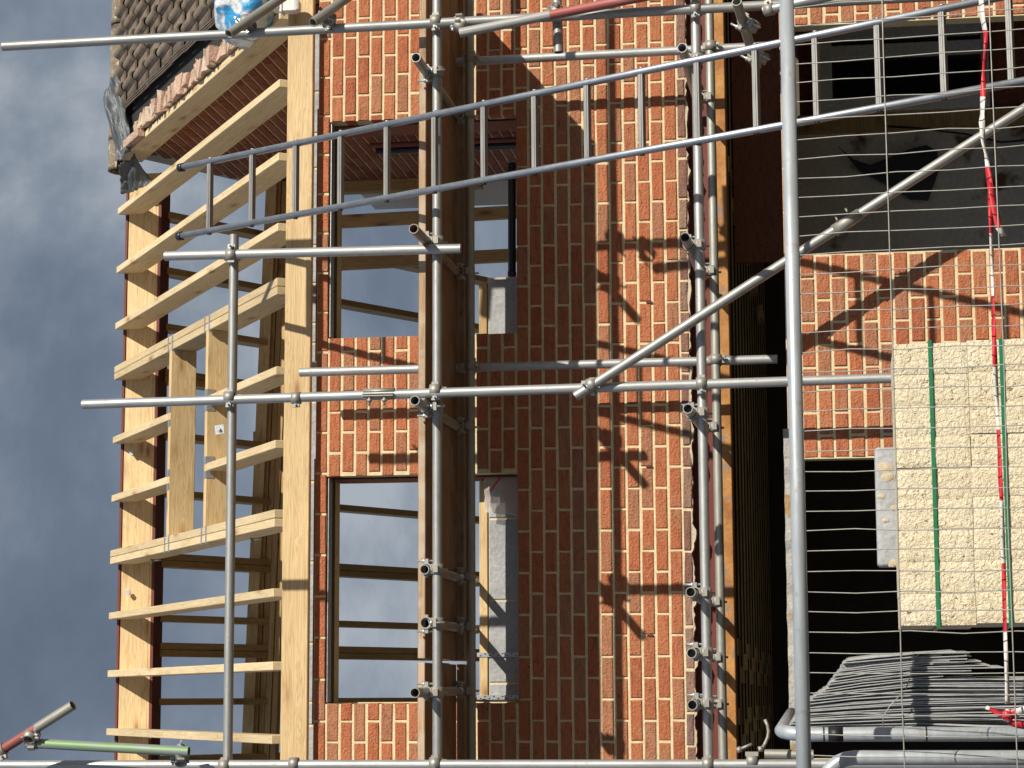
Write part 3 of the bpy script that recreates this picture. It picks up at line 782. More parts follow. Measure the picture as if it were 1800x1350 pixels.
tiles = empty('tiled_roof', V(2.2, 1.5, 0.3), 'old brown double roll concrete tile roof with its cut verge edge', 'roof')
def tile_mesh():
    mb = MB(); prof = []
    wdt = 0.304
    for r0 in (0.0, 0.152):
        prof += [(r0+0.0, 0.0), (r0+0.074, 0.0)]
        for k in range(7):
            an = math.pi*(1-k/6.0)
            prof.append((r0+0.114+0.036*math.cos(an), 0.002+0.036*math.sin(an)))
    prof.append((wdt+.004, 0.0))
    Ls = 0.335; n = len(prof); t = 0.014
    top0 = [(x_, 0.0, z_+0.030) for x_, z_ in prof]      # lower end rides on the course below
    top1 = [(x_, Ls, z_+0.003) for x_, z_ in prof]
    bot0 = [(x_, 0.0, z_+0.030-t) for x_, z_ in prof]
    bot1 = [(x_, Ls, z_+0.003-t) for x_, z_ in prof]
    vs = top0+top1+bot0+bot1
    fs = [(i, i+1, n+i+1, n+i) for i in range(n-1)]
    mb.add(vs, fs, True)
    b0 = 0
    for i in range(n-1):
        mb.f.append((2*n+i, 2*n+i+1, i+1, i)); mb.sm.append(False); mb.mi.append(0)
    mb.f.append((0, n, 3*n, 2*n)); mb.sm.append(False); mb.mi.append(0)
    return mb.mesh('roof_tile', M['tile'])
tm = tile_mesh()
sl = Vector((0, math.cos(TH), math.sin(TH)))
TX0 = 1.385
for c in range(12):
    for k in range(5):
        o0 = roofpt(TX0 + 0.304*k, -0.02, 0.035) + sl*(0.295*c + 0.12)
        mw = Matrix.Identity(4)
        for i in range(3):
            mw[i][0] = (1,0,0)[i]; mw[i][1] = sl[i]; mw[i][2] = nrm[i]; mw[i][3] = o0[i] + (rnd.uniform(-.003,.003))
        mw = mw @ Matrix.Rotation(rnd.uniform(-.012,.012), 4, 'Z') @ Matrix.Rotation(rnd.uniform(-.01,.01), 4, 'X')
        if on_screen(o0)[1] > -40:
            link('roof_tile', tm, tiles, mw)
        # ribbed interlock edge on the cut verge
        if k == 0 and on_screen(o0)[1] > -40:
            q = MB()
            for j in range(3): q.box((-.010-.013*j, 0.0, 0.012-.004*j), (-.003-.013*j, 0.33, 0.026-.006*j))
            build(q, 'interlock_rib', M['tile'], tiles, mw)
mb = MB(); a = roofpt(1.215, 0.0, -0.01); b_ = roofpt(3.0, 0.0, 0.0); c_ = roofpt(3.0, 3.1, 0.0); d_ = roofpt(1.215, 3.1, -0.01)
mb.add([a,b_,c_,d_]+[q-nrm*.03 for q in (a,b_,c_,d_)], [(0,1,2,3),(7,6,5,4),(0,3,7,4),(3,2,6,7),(0,4,5,1),(1,5,6,2)])
build(mb, 'roofing_felt', M['dark_void'], tiles)
mb = MB(); c2 = lambda q: Vector((q.x, 6.2-q.y, q.z)); mb.add([c2(q) for q in (a,b_,c_,d_)], [(3,2,1,0)])
build(mb, 'rear_slope', M['tile'], tiles)
def ridge_tile(x0, x1, name, parent, dz=0.0, ry=0.0):
    mb = MB(); n = 12; r = 0.115
    for (rr, flip) in ((r, False), (r-.018, True)):
        b0 = len(mb.v)
        for s in range(9):
            x_ = x0+(x1-x0)*s/8
            for k in range(n+1):
                an = math.pi*k/n
                jit = 0.004*noise.noise(Vector((x_*9, an*3, 1)))
                mb.v.append((x_, 3.08-(rr+jit)*math.cos(an), 2.275+dz+ry*(x_-x0)+(rr+jit)*math.sin(an)*0.85+H))
        for s in range(8):
            for k in range(n):
                q = b0+s*(n+1)+k
                f = (q, q+1, q+n+2, q+n+1)
                mb.f.append(f if flip else f[::-1]); mb.sm.append(True); mb.mi.append(0)
    for e_ in (0, 8):
        for k in range(n):
            o_ = e_*(n+1)+k; i_ = 9*(n+1)+e_*(n+1)+k
            mb.f.append((o_, o_+1, i_+1, i_)); mb.sm.append(False); mb.mi.append(0)
    return build(mb, name, M['ridge'], parent)
for (x0, x1) in ((1.60, 2.03), (2.045, 2.47), (2.485, 2.9)): ridge_tile(x0, x1, 'ridge_tile', tiles)
ridge_tile(1.19, 1.45, 'ridge_tile', tiles, 0.0); ridge_tile(0.96, 1.182, 'ridge_tile', tiles, 0.0)
# polythene draped over the opened ridge
def drape(name, corners, label, amp, seed, nn=22):
    mb = MB(); A, B, C, D = corners
    for i in range(nn+1):
        for j in range(nn+1):
            s, t = i/nn, j/nn
            p = A*(1-s)*(1-t)+B*s*(1-t)+C*s*t+D*(1-s)*t
            w1 = noise.noise(Vector((s*2.2+seed, t*2.0, 0)))*amp + abs(noise.noise(Vector((s*6+t*3, t*2.5-s, seed))))*amp*.8
            w1 += 0.12*amp*noise.noise(Vector((s*9, t*8, seed)))
            mb.v.append(tuple(p + Vector((0.3*w1, -w1, 0.35*w1))))
    for i in range(nn):
        for j in range(nn):
            q = i*(nn+1)+j; mb.f.append((q, q+1, q+nn+2, q+nn+1)); mb.sm.append(True); mb.mi.append(0)
    o = build(mb, name, M['polythene'])
    so = o.modifiers.new('thick', 'SOLIDIFY'); so.thickness = 0.003
    return tag(o, label, 'sheeting')
drape('polythene_sheet', (at(183, 166, 2.95), at(209, 132, 2.9), at(236, 258, 2.72), at(205, 284, 2.85)), 'grey black polythene draped over the broken ridge of the tiled roof', 0.06, 2)
drape('polythene_sheet', (at(209, 296, 2.88), at(238, 270, 2.85), at(268, 326, 2.98), at(216, 344, 3.03)), 'lower flap of black polythene hanging at the end of the ridge beam', 0.05, 9)
# rubble sack on the eaves of the tiled roof
mb = MB(); _d = FW*FPX - UP*(428-900) - RT*(2-675); c = CAM + _d*((roofpt(0,0,.15)-CAM).dot(nrm)/_d.dot(nrm)); nu, nv = 26, 18
for i in range(nv+1):
    for j in range(nu):
        th = math.pi*i/nv; ph = 2*math.pi*j/nu
        d = Vector((math.sin(th)*math.cos(ph), math.sin(th)*math.sin(ph), math.cos(th)))
        f = 1 + 0.22*noise.noise(d*2.1) + 0.10*abs(noise.noise(d*6+Vector((3,1,0))))
        mb.v.append((d.x*0.25*f, d.y*0.24*f, d.z*0.16*f))
for i in range(nv):
    for j in range(nu):
        q = i*nu+j; q2 = i*nu+(j+1) % nu
        mb.f.append((q, q+nu, q2+nu, q2)); mb.sm.append(True); mb.mi.append(0)
tag(build(mb, 'rubble_sack', M['sack'], None, Matrix.Translation(c) @ Matrix.Rotation(TH, 4, 'X')), 'crumpled white and blue plastic sack on the tiled roof eaves', 'sack')
# gutter outlet
gut = empty('rain_gutter', V(1.4, -0.12, 0.2), 'white plastic gutter end and square outlet at the eaves', 'gutter')
mb = MB(); p = at(505, 12, -0.16); s_ = 0.034
for (z0, z1, a, b_) in ((-.075, -.055, .7, 1.0), (-.055, .02, 1.0, 1.0)):
    lo = [(p.x+sx*s_*a, p.y+sy*s_*a, p.z+z0) for sx, sy in ((-1,-1),(1,-1),(1,1),(-1,1))]; hi = [(p.x+sx*s_*b_, p.y+sy*s_*b_, p.z+z1) for sx, sy in ((-1,-1),(1,-1),(1,1),(-1,1))]
    mb.add(lo+hi, [(0,3,2,1),(4,5,6,7),(0,1,5,4),(1,2,6,5),(2,3,7,6),(3,0,4,7)])
bevel(build(mb, 'outlet', M['white_pvc'], gut), .004)
mb = MB(); mb.box((p.x-.04, p.y-.04, p.z+.0205), (p.x+.04, p.y+.04, p.z+.036)); bevel(build(mb, 'outlet_collar', M['white_pvc'], gut), .003)
mb = MB(); mb.box((p.x-.02, p.y-.05, p.z+.037), (p.x+1.2, p.y+.05, p.z+.085)); bevel(build(mb, 'gutter_channel', M['white_pvc'], gut), .006)

# ================================================================== SCAFFOLD
R = 0.02415
def tube_obj(name, p0, p1, mat, label, group=None, r=R, cat='tube'):
    """scaffold tube with open bored ends; local x along the tube"""
    p0, p1 = Vector(p0), Vector(p1); L = (p1-p0).length
    up = (0,0,1) if abs((p1-p0).normalized().z) < 0.9 else (0,1,0)
    mw = frame(p0, p1, up); mb = MB(); n = 22; ri = r-0.004
    rings = [(0.16, ri), (0.0, ri), (0.0, r), (L, r), (L, ri), (L-0.16, ri)]
    for (x_, rr) in rings:
        for k in range(n):
            an = 2*math.pi*k/n; mb.v.append((x_, rr*math.cos(an), rr*math.sin(an)))
    for i in range(5):
        for k in range(n):
            k2 = (k+1) % n
            mb.f.append((i*n+k, (i+1)*n+k, (i+1)*n+k2, i*n+k2)); mb.sm.append(i in (0, 2, 4)); mb.mi.append(0)
    mb.f.append(tuple(range(n))[::-1]); mb.sm.append(False); mb.mi.append(0)
    mb.f.append(tuple(5*n+k for k in range(n))); mb.sm.append(False); mb.mi.append(0)
    me = mb.mesh(name, mat)
    me.set_sharp_from_angle(angle=math.radians(50))
    o = link(name, me, None, mw)
    return tag(o, label, cat, group)

def ring(mb, axis, c, r0, r1, wd, n=18, a0=0, a1=2*math.pi):
    """band round an axis ('x' or 'y') at centre c"""
    b0 = len(mb.v); full = abs(a1-a0-2*math.pi) < 1e-6
    for k in range(n+1):
        an = a0+(a1-a0)*k/n
        for rr in (r0, r1):
            for s in (-wd/2, wd/2):
                u, v_ = rr*math.cos(an), rr*math.sin(an)
                mb.v.append((c[0]+s, c[1]+u, c[2]+v_) if axis == 'x' else (c[0]+u, c[1]+s, c[2]+v_))
    for k in range(n):
        q = b0+4*k
        for (i, j, sm) in ((2,3,True),(0,2,False),(3,1,False),(1,0,True)):
            mb.f.append((q+i, q+j, q+j+4, q+i+4)); mb.sm.append(sm); mb.mi.append(0)
    if not full:
        for q in (b0, b0+4*n):
            mb.f.append((q, q+1, q+3, q+2)); mb.sm.append(False); mb.mi.append(0)
SPC = 0.0525
def coupler_meshes():
    mb = MB()
    ring(mb, 'x', (0,0,0), R, R+.0065, .050); ring(mb, 'y', (0,0,SPC), R, R+.0065, .050)
    mb.box((-.022,-.022,R-.001), (.022,.022,SPC-R+.001))
    mb.box((-.020, R+.001, -.004), (.020, R+.024, .013))         # lugs of the two flaps
    mb.box((R+.001, -.020, SPC-.012), (R+.026, .020, SPC+.004))
    mb.box((-.017, -R-.016, -.010), (.017, -R-.001, .012)); mb.box((-R-.016, -.017, SPC-.01), (-R-.001, .017, SPC+.01))
    body = mb.mesh('coupler', M['clamp'])
    bt = MB()
    bt.tube([(0, R+.014, -.045), (0, R+.014, .034)], .0058, 8); bt.tube([(0, R+.014, .013), (0, R+.014, .027)], .0125, 6)
    bt.tube([(R+.016, 0, SPC-.040), (R+.016, 0, SPC+.048)], .0058, 8); bt.tube([(R+.016, 0, SPC+.004), (R+.016, 0, SPC+.018)], .0125, 6)
    return body, bt.mesh('bolt', M['hanger'])
CB, CBolt = coupler_meshes()
def coupler(tube, pA, aA, pB, aB, flip=1):
    """double coupler: band round tube axis aA at pA and round axis aB at pB; child of the tube it is bolted to"""
    pA, pB = Vector(pA), Vector(pB)
    za = (pB-pA).normalized(); xa = Vector(aA).normalized()*flip; xa = (xa-za*xa.dot(za)).normalized(); ya = za.cross(xa)
    mw = Matrix.Identity(4)
    for i in range(3):
        mw[i][0] = xa[i]; mw[i][1] = ya[i]; mw[i][2] = za[i]; mw[i][3] = pA[i]
    o = link('coupler', CB, tube, mw); link('bolt', CBolt, o, mw)
    return o
X_, Y_, Z_ = Vector((1,0,0)), Vector((0,1,0)), Vector((0,0,1))
GT = 'scaffold tubes in front of the brick wall'
YO, YL, YI, YIL = -1.2222, -1.17, -0.2675, -0.32
ZL1, ZI1, ZL3, ZI3 = -0.832, -0.853, -2.140, -2.160
SX = {1: 0.578, 2: -1.303, 3: -3.116}; IX = {1: -1.048, 2: 0.652}
S1 = tube_obj('scaffold_tube', V(SX[1], YO, -4.44), V(SX[1]-.02, YO, 1.457), M['galv'], 'tall upright tube ending highest over the tiled roof', GT)
S2 = tube_obj('scaffold_tube', V(SX[2]+.012, YO, -4.44), V(SX[2]-.028, YO, 0.977), M['galv_bright'], 'middle upright tube with a sleeve joint, passing in front of the open rafters', GT)
S3 = tube_obj('scaffold_tube', V(SX[3], YO, -4.44), V(SX[3]-.01, YO, 2.2), M['galv_bright'], 'upright tube along the left end of the wall beside the green tube', GT)
I1 = tube_obj('scaffold_tube', V(IX[1], YI, -2.48), V(IX[1]-.003, YI, 0.095), M['galv_bright'], 'inner upright tube close to the bricks between the two windows', GT)
I2 = tube_obj('scaffold_tube', V(IX[2], YI, -2.48), V(IX[2]-.006, YI, -0.74), M['galv_bright'], 'inner upright tube close to the bricks beside the right window', GT)
L1 = tube_obj('scaffold_tube', V(-4.2, YL, ZL1-.004), V(1.9, YL, ZL1+.004), M['galv'], 'outer horizontal tube running under the front edge of the board platform', GT)
L2 = tube_obj('scaffold_tube', V(-4.2, YIL, ZI1-.004), V(1.9, YIL, ZI1+.004), M['galv_dull'], 'shaded inner horizontal tube under the back edge of the board platform', GT)
L3 = tube_obj('scaffold_tube', V(-4.2, YL, ZL3-.002), V(1.9, YL, ZL3+.004), M['galv_bright'], 'lower outer horizontal tube just below the raw edge of the brick wall', GT)
L4 = tube_obj('scaffold_tube', V(-4.2, YIL, ZI3-.004), V(1.9, YIL, ZI3+.004), M['galv_dull'], 'lower inner horizontal tube in front of the rusty steel beam', GT)
PG = tube_obj('scaffold_tube', V(-0.598, YO, -0.96), V(-0.583, YO, 0.561), M['galv_bright'], 'short bright guard post left of the ladder top', GT)
RG = tube_obj('scaffold_tube', V(-4.2, YL, 0.208), V(-0.475, YL, 0.216), M['galv'], 'guard rail tube crossing in front of the open rafters', GT)
for S, x_ in ((S1, SX[1]), (S2, SX[2]), (S3, SX[3])):
    for (z_, first) in ((ZL1, 1), (ZL3, 1)):
        coupler(S, V(x_, YL, z_), X_, V(x_, YO, z_), Z_, -1)
    if S is not S1: coupler(S, V(x_-.01, YL, 0.212), X_, V(x_-.01, YO, 0.212), Z_, -1)
coupler(PG, V(-0.588, YL, 0.214), X_, V(-0.588, YO, 0.214), Z_)
for I, x_ in ((I1, IX[1]), (I2, IX[2])):
    for z_ in ((ZI1, ZI3)): coupler(I, V(x_, YIL, z_), X_, V(x_, YI, z_), Z_)
# extra single clamps on the uprights
def band(tube, p, ax):
    mb = MB(); ring(mb, 'x', (0,0,0), R, R+.006, .045); mb.box((-.018, R+.001, -.006), (.018, R+.022, .01)); mb.tube([(0, R+.012, -.03), (0, R+.012, .03)], .006, 8)
    ax = Vector(ax).normalized(); p = Vector(p)
    return build(mb, 'clamp_band', M['clamp'], tube, frame(p, p+ax, (0,-1,0.3)))
band(S2, V(SX[2]-.023, YO, at(521, 700, YO).z-H), Z_)
band(S3, V(SX[3], YO, at(517, 1340, YO).z-H), Z_)
# sleeve coupler on the middle upright
mb = MB(); a = at(640, 694, YO).z; b_ = at(694, 691, YO).z
ring(mb, 'x', ((a-b_)/2,0,0), R, R+.005, abs(a-b_), 18, math.radians(20), math.radians(330))
for dx in (.045, .12):
    mb.tube([(dx, R+.012, .0), (dx, R+.012, -.062)], .006, 8); mb.tube([(dx, R+.012, -.03), (dx, R+.012, -.042)], .014, 6)
mb.box((.0, R-.002, -.006), (abs(a-b_), R+.026, -.001)); mb.box((.0, R-.002, -.016), (abs(a-b_), R+.026, -.011))
fm = frame(Vector((SX[2]-.013, YO, b_)), Vector((SX[2]-.013, YO, a)), (1,0,0))
build(mb, 'sleeve_joint', M['clamp'], S2, fm)

# transoms under the boards
TR = [((731,101), -0.10, 'galv'), ((727,402), -0.12, 'galv_rusty'), ((729,704), -0.15, 'galv'), ((746,1001), 0.33, 'galv'), ((747.4,1096), 0.30, 'galv'), ((729,1217.7), 0.10, 'galv')]
txt = ['under the boards right of the ladder', 'stained brown, clamped beside the guard post', 'beside the middle upright tube', 'poking into the left window, nearest its right edge', 'poking into the middle of the left window', 'nearest the left end of the left window']
zt = ZL1+SPC+.004+H
for i, ((px, py), yin, mt) in enumerate(TR):
    p = atZ(px, py, zt)
    o = tube_obj('scaffold_tube', p, Vector((p.x+.015, yin, zt-.004)), M[mt], 'upper cross tube ' + txt[i], GT)
    coupler(o, V(p.x+.003, YL, ZL1), X_, Vector((p.x+.003, YL, zt)), Y_, 1 if i % 2 else -1)
    coupler(o, V(p.x+.012, YIL, ZI1+.006), X_, Vector((p.x+.012, YIL, zt-.004)), Y_)
# lower transoms
LT = [(1198,84), (1204,417), (1211,718), (1216.6,1040.7), (1220,1148), (1224,1239)]
txt = ['right of the ladder', 'below the guard post', 'by the middle upright', 'lowest right of the three near the left upright', 'middle one of the three near the left upright', 'nearest the left upright']
for i, (px, py) in enumerate(LT):
    z_ = ZL3+SPC+.004
    p = at(px, py, -1.39); p.z = z_+H
    o = tube_obj('scaffold_tube', p, Vector((p.x+(.05 if i < 3 else .0), -0.09, z_+H)), M['galv' if i % 2 else 'galv_bright'], 'lower cross tube ' + txt[i], GT)
    coupler(o, V(p.x+.006, YL, ZL3), X_, V(p.x+.006, YL, z_), Y_, 1)
    coupler(o, V(p.x+(.04 if i < 3 else 0), YIL, ZI3+.01), X_, V(p.x+(.04 if i < 3 else 0), YIL, z_-.001), Y_)
# braces and odd tubes
YB = YO-SPC
BR = tube_obj('scaffold_tube', at(1011, 697, YB), at(1830, 172, YB), M['galv'], 'long diagonal brace tube from the middle upright down past the fence', GT)
pa = at(1040, 679, YB); coupler(BR, Vector((SX[2], YO, pa.z)), Z_, Vector((SX[2], YB, pa.z)), (at(1830,172,YB)-at(1011,697,YB)), 1)
mb = MB(); a, b_ = at(1466, 406, YB), at(1512, 376, YB); mb.tube([a, b_], R+.006, 18)
d = (b_-a).normalized()
for f in (.3, .7): mb.tube([a.lerp(b_, f)+Vector((.02,-.02,.02)), a.lerp(b_, f)+Vector((.05,-.01,.03))], .006, 6)
build(mb, 'sleeve_joint', M['clamp'], BR)
o = tube_obj('scaffold_tube', at(808, 58, -1.30), at(1345, -48, -1.30), M['red_tube'], 'sloping tube with worn red and white paint bands near the top upright', GT)
coupler(o, at(808, 38, -1.22), Z_, at(810, 52, -1.30), (at(1345,-48,-1.3)-at(808,58,-1.3)), 1)
o = tube_obj('scaffold_tube', at(402, 60, -1.40), at(540, -34, -1.02), M['galv_dull'], 'slanting tube with open end over the rubble sack', GT)
coupler(o, at(440, 47, YO), Z_, at(430, 34, -1.29), at(540,-34,-1.02)-at(402,60,-1.40), 1)
o = tube_obj('scaffold_tube', at(550, 40, -1.40), at(660, -40, -1.02), M['galv_dull'], 'slanting tube with open end over the top window bricks', GT)
coupler(o, at(580, 45, YO), Z_, at(576, 26, -1.29), at(660,-40,-1.02)-at(550,40,-1.40), 1)
o = tube_obj('scaffold_tube', at(982, 92, YL), at(977, -60, YL), M['galv'], 'short horizontal stub tube ending beside the red banded tube', GT)
coupler(o, at(978, 18, YL), X_, at(978, 22, YO), Z_, 1)
o = tube_obj('scaffold_tube', at(1295, 3, -1.42), at(1330, 118, -0.95), M['galv_dull'], 'cross tube with open end right of the steel beam top', GT)
coupler(o, at(1305, 36, -1.27)-Vector((.03,0,.05)), Z_, at(1305, 36, -1.27), at(1330,118,-.95)-at(1295,3,-1.42), 1)
coupler(o, at(1322, 92, -1.05)-Vector((.03,0,.05)), Z_, at(1322, 92, -1.05), at(1330,118,-.95)-at(1295,3,-1.42), 1)
o = tube_obj('scaffold_tube', at(1342, 19, -1.30), at(1560, -30, -1.45), M['galv'], 'sloping tube behind the top corner of the fence', GT)
band(o, at(1352, 17, -1.305), at(1560,-30,-1.45)-at(1342,19,-1.30))
GRN = tube_obj('scaffold_tube', at(332, 1321, -1.42), at(46, 1306, -1.42), M['green_tube'], 'upright tube with chipped green paint at the left corner', GT)
coupler(GRN, at(318, 1335, -1.36), X_, at(318, 1320, -1.42), Z_, 1)
RDT = tube_obj('scaffold_tube', at(128, 1240, -1.49), at(-60, 1358, -1.40), M['red_end_tube'], 'slanting tube with a faded red band at the far left corner', GT)
coupler(RDT, at(58, 1306, -1.42), Z_, at(50, 1289, -1.475), at(-60,1358,-1.40)-at(128,1240,-1.49), -1)
band(RDT, at(2, 1319, -1.432), at(-60,1358,-1.40)-at(128,1240,-1.49))
o = tube_obj('scaffold_tube', at(1344, 1326, -1.06), at(1430, 1327, -1.06), M['galv_dull'], 'mortar splashed tube end below the old lintel', GT)
# open swivel clamp on the left upright
mb = MB(); p = at(1322, 1338, YO)
ring(mb, 'x', (0,0,0), R, R+.006, .05)
mb.box((-.03, R, -.02), (.03, R+.02, .02))
mb.tube([(-.06, R+.03, 0), (.0, R+.055, 0)], .007, 8); mb.tube([(-.07, R+.025, 0), (-.05, R+.034, 0)], .014, 8); mb.tube([(.03, R+.03, 0), (.05, R+.034, 0)], .014, 8)
cur = [(.045 + .035*math.sin(t_*2.6), R+.03+.14*t_, 0) for t_ in (0, .2, .4, .6, .8, 1.0)]
mb.tube(cur, .008, 8)
build(mb, 'open_clamp', M['clamp'], S3, frame(p, p-Z_, (0,-1,0)))

# boards
zb0 = -0.768; GB = 'platform boards'
names = ['front', 'second', 'third', 'fourth', 'back']
yb = [-1.13, -0.905, -0.680, -0.455, -0.205]
for side, (x0, x1) in enumerate(((-2.612, 1.08), (-4.2, -2.632))):
    for i in range(5):
        y0 = yb[i]; dz = rnd.uniform(-.004, .004) if i else 0
        if i == 4: dz = -0.03
        if side and i: y0 += rnd.uniform(-.012, .0)
        mb = MB(); L = x1-x0; nseg = 14; W_, T_ = (0.221 if i < 4 else 0.10), 0.037
        for s in range(nseg+1):
            x_ = L*s/nseg; wv = .0025*noise.noise(Vector((x_*2, i*5+side, 0))); c_ = .004*noise.noise(Vector((x_*1.1, i*9, 4)))
            for (yy, zz) in ((0,-T_/2),(W_,-T_/2),(W_,T_/2),(0,T_/2)): mb.v.append((x_, yy+wv, zz+c_*(.3 if i == 0 else 1)))
        for s in range(nseg):
            for k in range(4):
                k2 = (k+1) % 4; mb.f.append((4*s+k, 4*s+4+k, 4*s+4+k2, 4*s+k2)); mb.sm.append(False); mb.mi.append(1 if k == 3 and i == 0 else 0)
        mb.f.append((0,1,2,3)); mb.f.append((4*nseg+3,4*nseg+2,4*nseg+1,4*nseg)); mb.sm += [False]*2; mb.mi += [1, 1]
        xe = x0 + rnd.uniform(-.008,.008)*(1 if i else 0)
        o = build(mb, 'scaffold_board', [M['board'], M['board_end']], None, Matrix.Translation(V(xe, y0, zb0+T_/2+.003+dz)))
        bevel(o, .003)
        tag(o, f'{names[i]} board of the ' + ('long right hand platform above the brick shadow' if not side else 'short left hand platform beside the left upright'), 'board', GB)

# ------------------------------------------------------------------ ladder
sp = 0.30; P0 = V(-0.151, -0.682, 0.492); dl = Vector((0.012, -0.444, -0.896)).normalized(); hw = 0.189
lad = empty('ladder', P0+dl*5.45, 'long aluminium ladder leaning on the scaffold at a shallow angle', 'ladder')
for s in (-1, 1):
    a = P0 - dl*0.215 + X_*s*hw; b_ = P0 + dl*5.47 + X_*s*hw; L = (b_-a).length
    mb = MB(); n = 16
    for x_ in (0, L):
        for k in range(n):
            an = 2*math.pi*k/n; cx, sx = math.cos(an), math.sin(an)
            mb.v.append((x_, math.copysign(abs(cx)**.8, cx)*.0165, math.copysign(abs(sx)**.8, sx)*.0205))
    for k in range(n):
        k2 = (k+1) % n; mb.f.append((k, k2, n+k2, n+k)); mb.sm.append(True); mb.mi.append(0)
    mb.f.append(tuple(range(n))[::-1]); mb.f.append(tuple(range(n, 2*n))); mb.sm += [False]*2; mb.mi += [0]*2
    o = build(mb, 'stile', M['alu'], lad, frame(a, b_, (0,-.9,.44)))
    q = MB(); q.tube([a-dl*.012, a+dl*.02], .0235, 14); build(q, 'end_cap', M['black_plastic'], o)
    for k in range(18):
        q = MB(); c_ = P0 + dl*(sp*k) + X_*s*(hw+.0175); q.tube([c_-X_*s*.004, c_+X_*s*.003], .0125, 10)
        if k < 16: build(q, 'rung_plug', M['cable'] if s < 0 else M['alu'], o)
fn = Vector((0,-.896,.444)).normalized()
for k in range(18):
    c_ = P0 + dl*(sp*k); q = MB(); L = 2*hw-.026
    for j in range(3):
        q.box((-L/2, -.0125+.0088*j, -.013), (L/2, -.0125+.0088*j+.0074, .013 + (.0015 if j == 1 else 0)))
    mw = Matrix.Identity(4)
    for i in range(3): mw[i][0] = X_[i]; mw[i][1] = dl[i]; mw[i][2] = fn[i]; mw[i][3] = c_[i]
    build(q, 'rung', M['rung'], lad, mw)

# ================================================================== SITE FENCE AND MATERIALS IN FRONT
FY = -5.70; ZF = -2.682; fup = Vector((0.010, 0.120, 0.985)).normalized()
fx0, fx1 = -4.05, -0.45
fen = empty('fence_panel', V(-1.9, FY-.3, -4.45), 'galvanised mesh site fence panel with a thick top tube nearest the viewer', 'fence')
def fpt(x, d): return V(x, FY, ZF) - fup*d
mb = MB(); mb.tube([fpt(fx0, 0), fpt(fx1, 0)], .0205, 20); build(mb, 'top_tube', M['fence_tube'], fen)
mb = MB(); mb.tube([fpt(fx0, 0), fpt(fx0, 1.76)], .0205, 14); build(mb, 'side_tube', M['galv'], fen)
mb = MB(); mb.tube([fpt(fx1, 0), fpt(fx1, 1.76)], .0205, 14); build(mb, 'side_tube', M['galv'], fen)
wn_ = 0
x = -0.905 + 0.0547*0.4
while x > -3.6:
    mb = MB(); pts = []
    kx = rnd.uniform(-.004, .004)
    for j in range(9):
        d = 0.012 + j*0.14
        pts.append(fpt(x + kx*(j % 2) + rnd.uniform(-.0035,.0035)*(1 if j else .3), d) + Vector((0, -.004 if j else 0, 0)) )
    pts.insert(0, fpt(x, 0)+Vector((0,.0,.0212)))
    mb.tube(pts, .0015, 6); build(mb, 'wire', M['wire'], fen); x -= 0.0547
for d in (0.268, 0.560, 0.852, 1.15):
    mb = MB(); mb.tube([fpt(-3.7+.45*j, d + rnd.uniform(-.003,.003))+Vector((0,-.009,0)) for j in range(8)], .0019, 6); build(mb, 'wire', M['wire'], fen)

# warning tape
path = [(1723,-30,9),(1727,30,9),(1733,60,8),(1732,90,6),(1730,120,7),(1728,160,10),(1727,200,7),(1726,215,11),(1728,250,7),(1733,270,6),(1737,300,9),(1742,335,11),(1741,370,8),(1742,410,6),(1744,470,6),(1745,520,5),(1747,560,6),(1748,620,9),(1750,670,8),(1753,720,6),(1757,790,6),(1759,850,8),(1762,910,6),(1763,960,7),(1765,1020,8),(1766,1080,6),(1768,1140,7),(1770,1200,7),(1771,1250,9)]
mb = MB(); cols = 0; acc = 0
prev = None
fine = []
for (a, b_) in zip(path[:-1], path[1:]):
    for s in range(4):
        t = s/4; fine.append(tuple(a[i]*(1-t)+b_[i]*t for i in range(3)))
for i, (px, py, wd) in enumerate(fine):
    tw = math.sin(i*.33)*.5
    yy = FY-.035
    l, r_ = at(px-wd/2, py, yy+.012*tw), at(px+wd/2, py, yy-.012*tw)
    mb.v += [tuple(l), tuple(r_)]
    if i:
        b0 = 2*i-2; stripe = int((py+60)/118) % 2
        mb.f.append((b0, b0+1, b0+3, b0+2)); mb.sm.append(True); mb.mi.append(stripe)
tape = tag(build(mb, 'warning_tape', [M['tape_white'], M['tape_red']]), 'twisted red and white warning tape strung along the fence mesh', 'tape')
tape.modifiers.new('thick', 'SOLIDIFY').thickness = .0012
def flap(pts, cols_, name):
    mb = MB()
    for i, (a, b_) in enumerate(pts):
        mb.v += [tuple(at(a[0], a[1], FY-.045-.006*(i % 2))), tuple(at(b_[0], b_[1], FY-.04))]
        if i: mb.f.append((2*i-2, 2*i-1, 2*i+1, 2*i)); mb.sm.append(True); mb.mi.append(cols_[i-1])
    o = build(mb, name, [M['tape_white'], M['tape_red']], tape); o.modifiers.new('thick', 'SOLIDIFY').thickness = .0012
flap([((1737,318),(1744,322)), ((1739,345),(1750,348)), ((1744,375),(1757,378)), ((1750,402),(1762,400)), ((1760,416),(1770,414))], [1,1,1,0], 'loose_end')
flap([((1766,1262),(1772,1250)), ((1752,1258),(1756,1250)), ((1738,1248),(1741,1242)), ((1732,1246),(1735,1240))], [1,1,0], 'loose_end')
flap([((1768,1250),(1772,1268)), ((1785,1246),(1784,1262)), ((1805,1240),(1805,1254)), ((1830,1236),(1830,1250))], [1,0,0], 'loose_end')
flap([((1768,1262),(1772,1274)), ((1790,1266),(1788,1280)), ((1812,1268),(1812,1284)), ((1830,1268),(1830,1284))], [1,1,1], 'loose_end')
mb = MB(); c_ = at(1770, 1258, FY-.05)
